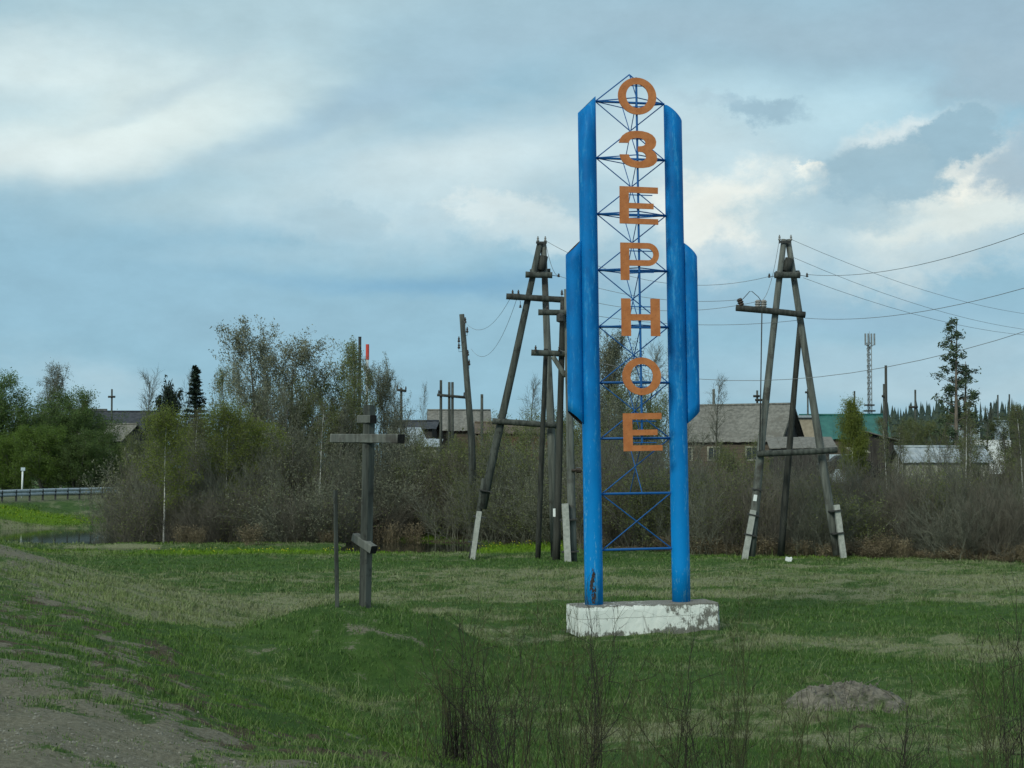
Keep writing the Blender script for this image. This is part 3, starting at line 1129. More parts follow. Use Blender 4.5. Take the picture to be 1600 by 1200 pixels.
    def slab_ring(a, b, t):
        n = len(a)
        m = MB()
        vs = [(p[0], -t, p[1]) for p in a] + [(p[0], -t, p[1]) for p in b] + [(p[0], t, p[1]) for p in a] + [(p[0], t, p[1]) for p in b]
        fs = []
        for i in range(n):
            j = (i + 1) % n
            fs += [(i, j, n + j, n + i), (2 * n + j, 2 * n + i, 3 * n + i, 3 * n + j), (j, i, 2 * n + i, 2 * n + j), (n + i, n + j, 3 * n + j, 3 * n + i)]
        m.add(vs, fs)
        return m

    def slab_poly(pts, t, m=None):
        m = m or MB()
        n = len(pts)
        m.add([(p[0], -t, p[1]) for p in pts] + [(p[0], t, p[1]) for p in pts],
              [tuple(range(n)), tuple(reversed(range(n, 2 * n)))] + [((i + 1) % n, i, n + i, n + (i + 1) % n) for i in range(n)])
        return m
    T = 0.014
    Wd, Hh = 0.83, 0.775
    hw, hh = Wd / 2, Hh / 2

    def letter_O():
        a, b = ring(hh, hh, 48, hw / hh)
        b = [(math.cos(2 * math.pi * i / 48) * (hw - 0.172), math.sin(2 * math.pi * i / 48) * (hh - 0.138)) for i in range(48)]
        return slab_ring(a, b, T)

    def letter_E():
        s, v = 0.128, 0.195
        P = [(-hw, -hh), (hw, -hh), (hw, -hh + s * .9), (-hw + v, -hh + s * .9), (-hw + v, -s * .45 - .01), (hw * 0.76, -s * .45 - .01), (hw * 0.76, s * .45 - .01), (-hw + v, s * .45 - .01), (-hw + v, hh - s), (hw * 0.99, hh - s), (hw * 0.99, hh), (-hw, hh)]
        return slab_poly(P, T)

    def letter_N():
        v, s = 0.2, 0.13
        P = [(-hw, -hh), (-hw + v, -hh), (-hw + v, -s / 2), (hw - v, -s / 2), (hw - v, -hh), (hw, -hh), (hw, hh), (hw - v, hh), (hw - v, s / 2), (-hw + v, s / 2), (-hw + v, hh), (-hw, hh)]
        return slab_poly(P, T)

    def letter_P():
        # outline walked with the bowl's counter joined by a hairline seam
        v = 0.185
        yb = hh - 0.49 * Hh - 0.03 + 0.0
        rO = (hh - (-0.09)) / 2
        cy = (hh - 0.09) / 2
        rI = rO - 0.12
        cxo = hw - rO
        out = [(-hw, -hh), (-hw + v, -hh), (-hw + v, -0.09)]
        arc_o = [(cxo + rO * math.cos(R(a)), cy + rO * math.sin(R(a))) for a in range(-90, 91, 12)]
        arc_i = [(cxo + rI * math.cos(R(a)), cy + rI * math.sin(R(a))) for a in range(90, -91, -12)]
        seamx = -hw + v
        pts = out + arc_o + [(-hw, hh)]
        # build as strips: stem + bowl
        m = slab_poly([(-hw, -hh), (seamx, -hh), (seamx, hh), (-hw, hh)], T)
        A = [(seamx, -0.09)] + arc_o + [(seamx, hh)]
        Bp = [(seamx, cy - rI)] + list(reversed(arc_i)) + [(seamx, cy + rI)]
        n = len(A)
        vs = [(p[0], -T, p[1]) for p in A] + [(p[0], -T, p[1]) for p in Bp] + [(p[0], T, p[1]) for p in A] + [(p[0], T, p[1]) for p in Bp]
        fs = []
        for i in range(n - 1):
            j = i + 1
            fs += [(i, j, n + j, n + i), (2 * n + j, 2 * n + i, 3 * n + i, 3 * n + j), (j, i, 2 * n + i, 2 * n + j), (n + i, n + j, 3 * n + j, 3 * n + i)]
        m.add(vs, fs)
        return m

    def letter_Z():
        # traced in the drawing's own units (x right, y down), centre line as a thick variable stroke
        outer = [(433, 496), (441, 470), (456, 446), (478, 428), (505, 417), (540, 412), (580, 413), (615, 421), (642, 435), (660, 456), (667, 480), (664, 505), (654, 524), (638, 536),
                 (655, 548), (668, 568), (672, 594), (666, 618), (648, 637), (622, 650), (585, 657), (545, 658), (508, 652), (478, 640), (456, 622), (443, 598), (437, 572)]
        inner = [(494, 494), (499, 482), (507, 472), (520, 465), (536, 461), (556, 460), (575, 463), (590, 470), (599, 481), (600, 494), (594, 505), (580, 512), (552, 516), (552, 532),
                 (552, 550), (582, 553), (596, 563), (603, 578), (602, 592), (592, 604), (576, 611), (556, 614), (536, 612), (518, 606), (505, 597), (497, 585), (494, 571)]
        f = lambda p: ((p[0] - 552.5) / 240 * Wd, -(p[1] - 535) / 246 * Hh)
        A, Bp = [f(p) for p in outer], [f(p) for p in inner]
        n = len(A)
        vs = [(p[0], -T, p[1]) for p in A] + [(p[0], -T, p[1]) for p in Bp] + [(p[0], T, p[1]) for p in A] + [(p[0], T, p[1]) for p in Bp]
        fs = []
        for i in range(n - 1):
            j = i + 1
            fs += [(j, i, n + i, n + j), (2 * n + i, 2 * n + j, 3 * n + j, 3 * n + i), (i, j, 2 * n + j, 2 * n + i), (n + j, n + i, 3 * n + i, 3 * n + j)]
        fs += [(0, n, 3 * n, 2 * n), (2 * n - 1, n - 1, 3 * n - 1, 4 * n - 1)]
        m = MB()
        m.add(vs, fs)
        return m
    seq = [(letter_O, 151, 'О'), (letter_Z, 234, 'З'), (letter_E, 321.5, 'Е'), (letter_P, 409, 'Р'), (letter_N, 496, 'Н'), (letter_O, 588, 'О'), (letter_E, 675, 'Е')]
    for k, (fn, py, ch) in enumerate(seq):
        m = fn()
        o = part("letter", m, M['orange'], root, True)
        o.location = (0.0, F - 0.045, zof(py, d=31.52))
        o.rotation_euler = (0, R(rnd.uniform(-0.8, 0.8)), 0)
        for zb in (-0.22, 0.22):
            rod("bracket", (-0.30, F - 0.028, zof(py, d=31.52) + zb), (0.30, F - 0.028, zof(py, d=31.52) + zb), 0.011)
        o['label'] = "orange sheet-metal letter %s, %s from the top" % (ch, ('first', 'second', 'third', 'fourth', 'fifth', 'sixth', 'seventh')[k])
    return root


build_sign()


# ------------------------------------------------------------------ the wooden cross on its mound, the stake beside it
def bend_log(mb, p, q, r0, r1, n=9, segs=6, wob=0.02, seed=0, mi=0):
    rg = random.Random(seed)
    p, q = Vector(p), Vector(q)
    d = (q - p).normalized()
    a = d.orthogonal().normalized()
    b = d.cross(a)
    pts, rr = [], []
    w1, w2 = rg.uniform(-1, 1), rg.uniform(-1, 1)
    for i in range(segs + 1):
        t = i / segs
        o = math.sin(math.pi * t) * wob
        pts.append(p.lerp(q, t) + a * (o * w1 + rg.uniform(-1, 1) * wob * 0.15) + b * (o * w2))
        rr.append((r0 + (r1 - r0) * t) * (1 + rg.uniform(-0.04, 0.04)))
    mb.poly(pts, rr, n, True, mi)


def beam(c, size, rot, seed=1, bev=0.012):
    """A hewn beam: chamfered long box with uneven faces; long axis is local z of size[2]."""
    rg = random.Random(seed)
    m = MB()
    hx, hy, hz = size[0] / 2, size[1] / 2, size[2] / 2
    prof = [(-hx + bev, -hy), (hx - bev, -hy), (hx, -hy + bev), (hx, hy - bev), (hx - bev, hy), (-hx + bev, hy), (-hx, hy - bev), (-hx, -hy + bev)]
    k = 10
    vs, fs = [], []
    for i in range(k + 1):
        z = -hz + 2 * hz * i / k
        for (x, y) in prof:
            j = 1 + rg.uniform(-0.035, 0.035)
            vs.append(Vector(c) + rot @ Vector((x * j, y * j, z)))
    n = 8
    for i in range(k):
        for j in range(n):
            j2 = (j + 1) % n
            fs.append((i * n + j, i * n + j2, (i + 1) * n + j2, (i + 1) * n + j))
    m.add(vs, fs)
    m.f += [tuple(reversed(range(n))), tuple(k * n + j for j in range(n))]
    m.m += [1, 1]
    m.s += [False, False]
    return m


def build_cross():
    d = 26.0
    b = W(570.5, 948, d)
    b.z = Z(b.x, b.y)
    t = W(577, 633, d)
    root = thing("wooden_cross", b, "weathered grey three-bar wooden cross standing on the grassy mound", "cross")
    axis = (t - b)
    up = axis.normalized()
    yaw = R(-47)                       # right ends of the bars come towards the road
    ex = Vector((math.cos(yaw), math.sin(yaw), 0))
    ey = up.cross(ex).normalized()
    ex = ey.cross(up).normalized()
    post_rot = Matrix((ex, ey, up)).transposed()
    L = axis.length + 0.3
    m = beam(b + up * (L / 2 - 0.3), (0.17, 0.17, L), post_rot, 4, 0.03)
    part("post", m, [M['wood_mid'], M['shaded_ends']], root)
    bar_rot = Matrix((up, ey, ex)).transposed()
    sc = FPX / d

    def bar(name, py, length, th, tilt=0.0, ahead=0.0, hgt=None):
        c = b + up * ((948 - py) / sc)
        rt = Matrix.Rotation(tilt, 3, ey) @ bar_rot
        part(name, beam(c - ey * ahead, (hgt or th, th, length), rt, int(py), 0.012), [M['wood'], M['shaded_ends']], root)
    bar("top_bar", 656, 0.36, 0.145, 0.0, 0.045, 0.135)
    bar("main_bar", 686, 1.86, 0.155, R(0.5), 0.045, 0.15)
    bar("foot_bar", 849, 0.56, 0.135, R(20), 0.045, 0.14)
    # stake
    sb, st = W(527, 949, d - 0.3), W(524, 766, d - 0.3)
    sb.z = Z(sb.x, sb.y) - 0.1
    r = thing("wooden_stake", (sb.x, sb.y, sb.z + 0.1), "thin grey wooden stake leaning beside the cross on the mound", "stake")
    ax = (st - sb)
    rot = ax.to_track_quat('Z', 'Y').to_matrix() @ Matrix.Rotation(R(20), 3, 'Z')
    part("stake_pole", beam((sb + st) / 2, (0.075, 0.06, ax.length), rot, 12, 0.01), [M['wood_mid'], M['shaded_ends']], r)


build_cross()


# ------------------------------------------------------------------ power poles
def insulator(root, p, hook=None, h=0.2, dark=False, r=0.055, name="insulator"):
    m = MB()
    p = Vector(p)
    if hook is not None:
        q = Vector(hook)
        m.poly([q, Vector((p.x, p.y, q.z - 0.02)), p], 0.012, 5, True, 1)
    else:
        m.poly([p - Vector((0, 0, 0.12)), p], 0.012, 5, True, 1)
    m.lathe(p, [(r * .5, 0), (r, h * .12), (r * .95, h * .3), (r * .5, h * .42), (r * .8, h * .55), (r * .75, h * .72), (r * .4, h * .8), (r * .45, h)], 8)
    return part(name, m, [M['porc_dark'] if dark else M['porc'], M['iron']], root)


def stub(root, a, b, w=0.2):
    """Concrete stub (between the two points) with the wire bands that lash the log to it."""
    a, b = Vector(a), Vector(b)
    d = b - a
    rot = d.to_track_quat('Z', 'Y').to_matrix()
    o = part("concrete_stub", beam((a + b) / 2, (w, w * .9, d.length), rot, 5, 0.01), [M['conc'], M['conc']], root)
    return o


def band(root, c, axis, w, dpt):
    rot = Vector(axis).to_track_quat('Z', 'Y').to_matrix()
    m = MB()
    m.box(c, (w, dpt, 0.05), rot)
    part("wire_band", m, M['iron'], root)


def log(root, name, p, q, r0, r1, mat, seed=0, wob=0.03):
    m = MB()
    bend_log(m, p, q, r0, r1, 10, 8, wob, seed)
    return part(name, m, M[mat], root)


WIRES = []


def wire(p, q, sag, label, r=0.0085, n=18):
    p, q = Vector(p), Vector(q)
    pts = []
    for i in range(n + 1):
        t = i / n
        v = p.lerp(q, t)
        v.z -= sag * 4 * t * (1 - t)
        pts.append(v - p)
    m = MB()
    m.poly(pts, r, 4, True)
    o = link("power_line_wire", m.mesh("power_line_wire", M['wire']), None, p)
    tag(o, label, "wire", "overhead wires")
    return o


DA = 58.0


def right_aframe():
    d = DA
    base = W(1240, 865, d)
    base.z = Z(base.x, base.y)
    r = thing("power_pole", base, "grey A-frame wooden power pole with switch arm, right of the blue sign", "power pole", "A-frame power poles on the meadow edge")
    T1, T2 = W(1225, 374, d), W(1231, 374, d + 0.1)
    fl, fr = W(1171, 862, d), W(1311, 858, d + 0.2)
    for f in (fl, fr):
        f.z = Z(f.x, f.y) - 0.3
    log(r, "leg", fl + (T1 - fl) * 0.035, T1, 0.17, 0.11, 'wood', 1, 0.05)
    log(r, "leg", fr + (T2 - fr) * 0.035, T2, 0.17, 0.11, 'wood', 2, 0.06)
    ps = W(1219, 858, d + 1.8)
    ps.z = Z(ps.x, ps.y) - 0.2
    log(r, "prop", ps, W(1251, 497, d + 0.25), 0.14, 0.10, 'wood_dark', 3, 0.05)
    log(r, "tie_beam", W(1183, 709, d - 0.24), W(1308, 703, d - 0.24), 0.12, 0.11, 'wood_mid', 4, 0.02)
    log(r, "switch_arm", W(1150, 481, d - 0.25), W(1258, 492, d - 0.25), 0.12, 0.12, 'wood_dark', 5, 0.02)
    log(r, "cross_arm", W(1210, 430, d - 0.24), W(1250, 430, d - 0.24), 0.12, 0.12, 'wood_mid', 6, 0.01)
    log(r, "cross_arm", W(1212, 428, d + 0.3), W(1249, 427, d + 0.3), 0.11, 0.11, 'wood_mid', 16, 0.01)
    # spacer block between the two leg tops
    m = MB()
    m.poly([W(1228, 424, d), W(1234, 404, d)], 0.17, 8)
    part("spacer_block", m, M['wood_dark'], r)
    m = MB()
    m.box(W(1226.5, 378, d - 0.13), (0.46, 0.06, 0.08))
    part("top_bracket", m, M['iron'], r)
    insulator(r, W(1218, 376, d - 0.13), None, 0.22)
    insulator(r, W(1236, 376, d - 0.13), None, 0.22)
    insulator(r, W(1202, 434, d), W(1212, 431, d - 0.2), 0.16, True)
    insulator(r, W(1261, 433, d), W(1249, 430, d - 0.2), 0.16, True)
    # switch gear on the long arm
    for (px, py, dk) in ((1159, 478, True), (1184, 481, False), (1193, 481, False)):
        p = W(px, py, d - 0.25)
        m = MB()
        m.lathe(p, [(0.07, 0), (0.12, 0.05), (0.09, 0.1), (0.13, 0.14), (0.09, 0.19), (0.13, 0.23), (0.07, 0.3)], 10, (-0.35 if dk else 0.05, 0, 1))
        part("switch_insulator", m, M['porc_dark'] if dk else M['porc'], r)
    m = MB()
    a, b = W(1161, 467, d - 0.25), W(1189, 470, d - 0.25)
    m.poly([a, a + Vector((0.25, 0, 0.28)), (a + b) / 2 + Vector((0, 0, 0.32)), b + Vector((-0.1, 0, 0.15)), b], 0.014, 5)
    part("jumper_wire", m, M['iron'], r)
    m = MB()
    m.poly([W(1190.5, 488, d - 0.3), W(1187, 714, d - 0.3)], 0.024, 6)
    part("switch_rod", m, M['iron'], r)
    # concrete stubs and lashings
    stub(r, W(1163, 866, d - 0.18) - Vector((0, 0, 0.25)), W(1177, 797, d - 0.18), 0.23)
    stub(r, W(1318, 861, d - 0.12) - Vector((0, 0, 0.25)), W(1307, 789, d - 0.12), 0.23)
    ax = W(1177, 797, d) - W(1163, 866, d)
    for (px, py) in ((1178, 805), (1173, 836)):
        band(r, W(px, py, d - 0.09), ax, 0.50, 0.44)
    ax = W(1307, 789, d) - W(1318, 861, d)
    for (px, py) in ((1304, 798), (1308, 833)):
        band(r, W(px, py, d - 0.06), ax, 0.50, 0.44)
    band(r, W(1183, 765, d), W(1225, 374, d) - fl, 0.36, 0.36)
    m = MB()
    m.box(W(1180, 778, d - 0.19), (0.13, 0.012, 0.24), Matrix.Rotation(R(8), 3, 'Y'))
    part("number_plate", m, M['white_paint'], r)
    return r


def left_aframe():
    d = DA + 1.0
    base = W(805, 870, d)
    base.z = Z(base.x, base.y)
    r = thing("power_pole", base, "grey A-frame wooden power pole with wide crossarm, left of the blue sign", "power pole", "A-frame power poles on the meadow edge")
    T1, T2 = W(844, 378, d), W(849, 378, d + 0.1)
    fl, fr = W(741, 868, d), W(868, 872, d + 0.3)
    for f in (fl, fr):
        f.z = Z(f.x, f.y) - 0.3
    kneel = W(766, 735, d)
    m = MB()
    m.poly([W(754, 795, d - 0.02), kneel, W(806, 555, d), T1], [0.17, 0.165, 0.145, 0.115], 10)
    part("leg", m, M['wood_mid'], r)
    m = MB()
    m.poly([fr, W(862, 690, d + 0.25), W(856, 560, d + 0.2), T2], [0.18, 0.17, 0.15, 0.115], 10)
    part("leg", m, M['wood'], r)
    log(r, "tie_beam", W(769, 658, d - 0.26), W(871, 665, d - 0.2), 0.12, 0.11, 'wood_mid', 8, 0.02)
    log(r, "cross_arm", W(821, 429, d - 0.25), W(863, 430, d - 0.25), 0.12, 0.12, 'wood_mid', 9, 0.01)
    log(r, "cross_arm", W(828, 425, d + 0.3), W(860, 424, d + 0.3), 0.11, 0.11, 'wood_mid', 19, 0.01)
    log(r, "long_arm", W(791, 463, d - 0.27), W(905, 470, d - 0.27), 0.12, 0.12, 'wood_dark', 10, 0.02)
    m = MB()
    m.poly([W(846, 422, d), W(850, 400, d)], 0.16, 8)
    part("spacer_block", m, M['wood_dark'], r)
    m = MB()
    m.box(W(846, 379, d - 0.13), (0.42, 0.06, 0.08))
    part("top_bracket", m, M['iron'], r)
    insulator(r, W(840.5, 378, d - 0.13), None, 0.22)
    insulator(r, W(852, 378, d - 0.13), None, 0.22)
    insulator(r, W(873, 433, d), W(862, 430, d - 0.2), 0.14, True)
    for px in (801, 810, 878):
        insulator(r, W(px, 461, d - 0.27), None, 0.2, True)
    insulator(r, W(813, 481, d - 0.27), W(812, 470, d - 0.27), 0.12, True)
    # foot: wood splint above, concrete stub below
    log(r, "splint", W(741, 866, d + 0.1) - Vector((0.1, 0, 0.2)), W(757, 748, d - 0.05), 0.13, 0.11, 'wood_mid', 21, 0.01)
    stub(r, W(737, 874, d - 0.25) - Vector((0, 0, 0.25)), W(749, 799, d - 0.25), 0.22)
    ax = W(749, 799, d) - W(737, 874, d)
    for (px, py, w) in ((759, 767, 0.42), (749, 808, 0.36), (741, 848, 0.44)):
        band(r, W(px, py, d - 0.12), ax, w, 0.5)
    return r


def single_pole():
    d = DA - 1.5
    base = W(892, 880, d)
    base.z = Z(base.x, base.y)
    r = thing("power_pole", base, "single grey power pole on a pale concrete stub, partly behind the blue sign's left pipe", "power pole")
    foot = W(895, 878, d)
    foot.z = Z(foot.x, foot.y) - 0.2
    log(r, "post", foot, W(886, 452, d), 0.17, 0.12, 'wood', 31, 0.02)
    f2 = W(869, 872, d + 0.6)
    f2.z = Z(f2.x, f2.y) - 0.2
    log(r, "post", f2, W(880, 470, d + 0.4), 0.15, 0.11, 'wood_dark', 32, 0.03)
    ps = W(840, 862, d + 2.2)
    ps.z = Z(ps.x, ps.y) - 0.2
    log(r, "prop", ps, W(853, 545, d + 0.6), 0.11, 0.09, 'wood_dark', 33, 0.05)
    log(r, "cross_arm", W(841, 488, d - 0.2), W(905, 489, d - 0.2), 0.11, 0.11, 'wood_mid', 34, 0.01)
    log(r, "cross_arm", W(830, 551, d + 0.2), W(905, 554, d + 0.2), 0.11, 0.11, 'wood_mid', 35, 0.01)
    log(r, "brace", W(864, 557, d + 0.2), W(884, 588, d + 0.1), 0.09, 0.09, 'wood', 36, 0.01)
    for (px, py) in ((837, 549), (874, 549), (855, 486), (877, 486)):
        insulator(r, W(px, py, d), None, 0.22, True)
    m = MB()
    m.lathe(W(876, 504, d - 0.3), [(0.06, 0), (0.16, 0.04), (0.16, 0.28), (0.06, 0.34)], 10)
    part("switch_box", m, M['iron'], r)
    m = MB()
    m.lathe(W(893, 735, d - 0.2), [(0.05, 0), (0.05, 0.16), (0.11, 0.18), (0.11, 0.34), (0.04, 0.38)], 9, (1, 0, 0))
    part("hook_insulator", m, M['porc_dark'], r)
    stub(r, W(888, 884, d - 0.3) - Vector((0, 0, 0.25)), W(883, 787, d - 0.3), 0.27)
    ax = W(883, 787, d) - W(888, 884, d)
    for (px, py) in ((888, 812), (891, 862)):
        band(r, W(px, py, d - 0.15), ax, 0.5, 0.62)
    m = MB()
    m.box(W(866, 801, d - 0.02), (0.09, 0.012, 0.3))
    part("number_plate", m, M['white_paint'], r)
    return r


right_aframe()
left_aframe()
single_pole()

# overhead wires: right pole -> right, left pole -> right pole
rd, ld = DA, DA + 1
wire(W(1262, 429, rd), W(1760, 300, 30), 0.55, "wire rising from the short arm of the right A-frame pole to the sky's edge")
wire(W(1258, 497, rd), W(1760, 398, 34), 0.5, "wire rising from the switch arm of the right A-frame pole")
wire(W(1236, 374, rd), W(1760, 492, 100), 1.2, "wire from the top insulator of the right A-frame pole going down to the village")
wire(W(1239, 402, rd), W(1760, 515, 100), 1.2, "wire from below the top of the right A-frame pole going down to the village")
wire(W(1255, 434, rd), W(1760, 515, 104), 1.2, "lowest of the wires that fall from the right A-frame pole to the village")
wire(W(852, 376, ld), W(1202, 432, rd), 0.9, "wire from the left A-frame pole's top to the right A-frame pole's short arm")
wire(W(873, 431, ld), W(1159, 468, rd), 0.4, "wire behind the sign ending at the right A-frame pole's switch arm")
wire(W(878, 459, ld), W(1184, 471, rd), 0.5, "wire behind the sign ending at the pale insulators of the switch arm")
wire(W(877, 484, DA - 1.5), W(1250, 500, rd), 0.35, "wire crossing behind the sign just below the switch arm")
wire(W(874, 547, DA - 1.5), W(1760, 460, 38), 1.6, "lowest long wire crossing behind both the sign and the right A-frame pole")
wire(W(801, 459, ld), W(724, 500, 78), 0.9, "slack wire from the left A-frame pole's long arm to the leaning pole")
wire(W(810, 459, ld), W(736, 545, 78), 1.2, "lower slack wire from the left A-frame pole to the leaning pole")


def jumper(px0, py0, px1, py1, d, drop, label):
    wire(W(px0, py0, d), W(px1, py1, d), drop, label, 0.009, 10)


jumper(1218, 372, 1190, 470, rd, 0.5, "thin jumper wire hanging from the top of the right A-frame pole to its switch arm")
jumper(852, 376, 873, 431, ld, 0.35, "thin jumper wire hanging by the top of the left A-frame pole")


# ------------------------------------------------------------------ far poles, masts, chimneys
def gz(px, d):
    x = XA(px, d)
    return Vector((x, d, Z(x, d)))


def leaning_pole():
    d = 78
    b = gz(741, d)
    r = thing("power_pole", b, "tall leaning wooden pole with hook insulators behind the thicket", "power pole")
    m = MB()
    m.poly([b - Vector((0, 0, .2)), W(737, 690, d), W(721.5, 491, d)], [0.2, 0.18, 0.13], 9)
    part("post", m, M['wood_mid'], r)
    for (px, py, s) in ((727, 505, 1), (730, 520, 1), (717, 535, -1), (717, 545, -1), (731, 556, 1), (733, 571, 1)):
        insulator(r, W(px, py, d), W(px - 6 * s, py + 4, d), 0.3, True, 0.07)


leaning_pole()


def hpole(px_posts, ytop, d, arm, label, mat='wood_mid', r0=0.13, ins=True):
    b = gz(sum(px_posts) / len(px_posts), d)
    r = thing("utility_pole", b, label, "utility pole", "far utility poles in the village")
    for i, px in enumerate(px_posts):
        g_ = gz(px, d) - Vector((0, 0, .3))
        yt = ytop[i] if isinstance(ytop, (list, tuple)) else ytop
        m = MB()
        m.poly([g_, W(px, yt, d)], [r0, r0 * .8], 7)
        part("post", m, M[mat], r)
    if arm:
        for (ax0, ay0, ax1, ay1) in arm:
            m = MB()
            p, q = W(ax0, ay0, d - 0.2), W(ax1, ay1, d - 0.2)
            m.poly([p, q], 0.11, 6)
            part("cross_arm", m, M['wood_dark'], r)
            if ins:
                for t in (0.06, 0.94):
                    insulator(r, p.lerp(q, t) + Vector((0, 0, .12)), None, 0.28, True, 0.08)
    return r


hpole([689, 702, 707], [594, 597, 597], 120, [(683, 617, 728, 621)], "pair of far wooden poles joined by a crossbar, left of the leaning pole")
hpole([627], [606], 130, [(620, 609, 635, 611)], "far pole with a short crossarm by the tall willow's right edge")
hpole([753], [616], 115, [], "short tilted far pole with hook insulators above the grey hip roof")
hpole([1384], [571], 120, [], "tall thin far pole between the cell mast and the tall pine", 'wood_dark')
hpole([1381], [600], 135, [(1378, 619, 1384, 619)], "shorter far pole close behind the tall thin one", 'wood_mid', 0.12, False)
hpole([1430], [609], 150, [(1420, 636, 1434, 636)], "far pole with a box platform above the far spruce wood", 'wood_mid', 0.12, False)
hpole([1183], [610], 140, [(1177, 619, 1187, 619), (1180, 625, 1193, 625)], "far pole with two short arms above the old house ridge", 'wood_mid', 0.12, False)
hpole([1262], [608], 160, [(1258, 613, 1266, 613)], "far pole with a small arm above the beige block house", 'wood_mid', 0.11, False)
hpole([1335], [611], 150, [], "far bare pole above the green roof", 'wood_mid', 0.11)
hpole([175], [608], 165, [(169, 620, 180, 620)], "far pole with a small arm above the dark long roof", 'wood_mid', 0.12, False)
hpole([1559], [617], 190, [], "far bare pole over the white sheds", 'wood_mid', 0.12)
hpole([1577], [616], 190, [], "far bare pole close to the photo's right side, over the white sheds", 'wood_mid', 0.12)
hpole([1115], [608], 150, [], "stub of a pale pole above the old house roof beside the sign", 'wood', 0.16)


def mast():
    d = 260
    b = gz(1358.5, d)
    r = thing("cell_mast", b, "grey steel lattice cell mast with antenna panels at its top", "cell mast")
    top = W(1358.5, 536, d)
    h = top.z - b.z
    w = 0.42
    leg = MB()
    for k in range(3):
        a = R(90 + 120 * k)
        leg = MB()
        leg.poly([b + Vector((math.cos(a) * w, math.sin(a) * w, 0)), top + Vector((math.cos(a) * w * .8, math.sin(a) * w * .8, 0))], 0.085, 5)
        part("leg", leg, M['mast'], r)
    n = 22
    lat = MB()
    for i in range(n):
        z0, z1 = b.z + h * i / n, b.z + h * (i + 1) / n
        for k in range(3):
            a, c = R(90 + 120 * k), R(90 + 120 * (k + 1))
            lat.poly([(b.x + math.cos(a) * w * .9, b.y + math.sin(a) * w * .9, z0), (b.x + math.cos(c) * w * .9, b.y + math.sin(c) * w * .9, z1)], 0.05, 4)
            lat.poly([(b.x + math.cos(a) * w * .9, b.y + math.sin(a) * w * .9, z1), (b.x + math.cos(c) * w * .9, b.y + math.sin(c) * w * .9, z1)], 0.05, 4)
    o = part("lattice", lat, M['mast'], r)
    o['kind'] = 'stuff'
    for dx in (-0.75, -0.25, 0.28, 0.78):
        m = MB()
        c = Vector((top.x + dx, top.y - 0.3, top.z + 0.6))
        m.box(c, (0.26, 0.2, 2.0))
        m.poly([c + Vector((0, .1, -.8)), (top.x, top.y, top.z - 0.9)], 0.06, 5)
        part("antenna_panel", m, M['mast'], r)
    m = MB()
    m.poly([top, top + Vector((0, 0, 2.0))], [0.07, 0.03], 5)
    part("lightning_rod", m, M['mast'], r)
    for (py, hw) in ((633, 0.8), (642, 0.95)):
        m = MB()
        m.box(W(1358.5, py, d - 0.5), (hw * 2, 0.8, 0.25))
        part("service_platform", m, M['iron'], r)


mast()


def chimneys():
    d = 150
    b = gz(561.5, d)
    r = thing("boiler_chimney", b, "thin black steel boiler chimney rising above the willows", "chimney", None)
    m = MB()
    m.lathe(b, [(0.16, 0), (0.15, W(561.5, 528, d).z - b.z), (0.17, W(561.5, 527, d).z - b.z + 0.05)], 12)
    part("stack", m, M['iron'], r)
    m = MB()
    m.lathe(W(561.5, 545, d), [(0.21, 0), (0.21, 0.12)], 12)
    part("collar", m, M['iron'], r)
    b = gz(573.5, d)
    r = thing("boiler_chimney", b, "red and white banded steel chimney rising above the willows", "chimney", None)
    zs = [b.z] + [W(573.5, y, d).z for y in (586, 562, 538)]
    for i, (mt, rr) in enumerate((('white_paint', 0.13), ('white_paint', 0.131), ('red_paint', 0.17))):
        m = MB()
        m.lathe((b.x, b.y, zs[i]), [(rr, 0), (rr, zs[i + 1] - zs[i])], 12)
        part("band_section", m, M[mt], r)


chimneys()


# ------------------------------------------------------------------ guardrail and marker by the road on the left
def guardrail():
    pts = []
    for y in np.arange(97, 141, 2.0):
        x = float(np.interp(y, EY, EX)) - 0.2
        pts.append(Vector((x, y, Z(x, y))))
    r = thing("guardrail", pts[len(pts) // 2], "galvanised road guardrail along the far bend, left of the thicket", "guardrail")
    post = MB()
    post.box((0.12, 0.1, 0.3), (0.12, 0.10, 1.05))
    pm = post.mesh("rail_post", M['iron'])
    for p in pts:
        link("rail_post", pm, r, p - r.location)
    for i in range(len(pts) - 1):
        m = MB()
        a, b = pts[i], pts[i + 1]
        d = (b - a).normalized()
        nrm = Vector((d.y, -d.x, 0))
        prof = [(0.0, 0.34), (0.07, 0.42), (0.07, 0.51), (0.01, 0.60), (0.07, 0.69), (0.07, 0.78), (0.0, 0.86)]
        vs = []
        for q in (a - d * 0.04, b + d * 0.04):
            for (o_, h) in prof:
                vs.append(q + nrm * (o_ + 0.06 + 0.003 * (i % 2)) + Vector((0, 0, h)))
        k = len(prof)
        m.add(vs, [(j, j + k, j + k + 1, j + 1) for j in range(k - 1)])
        part("rail_beam", m, M['galv'], r)
    b = gz(36, 124)
    b.z = Z(b.x, b.y)
    r = thing("road_marker", b, "slim white marker post with a small square head by the guardrail", "road marker")
    m = MB()
    m.poly([b, W(35.5, 734, 124)], 0.07, 7)
    part("post", m, M['white_paint'], r)
    m = MB()
    m.box(W(36, 733, 123.9), (0.34, 0.05, 0.26))
    part("sign_plate", m, M['pale_blue'], r)


guardrail()


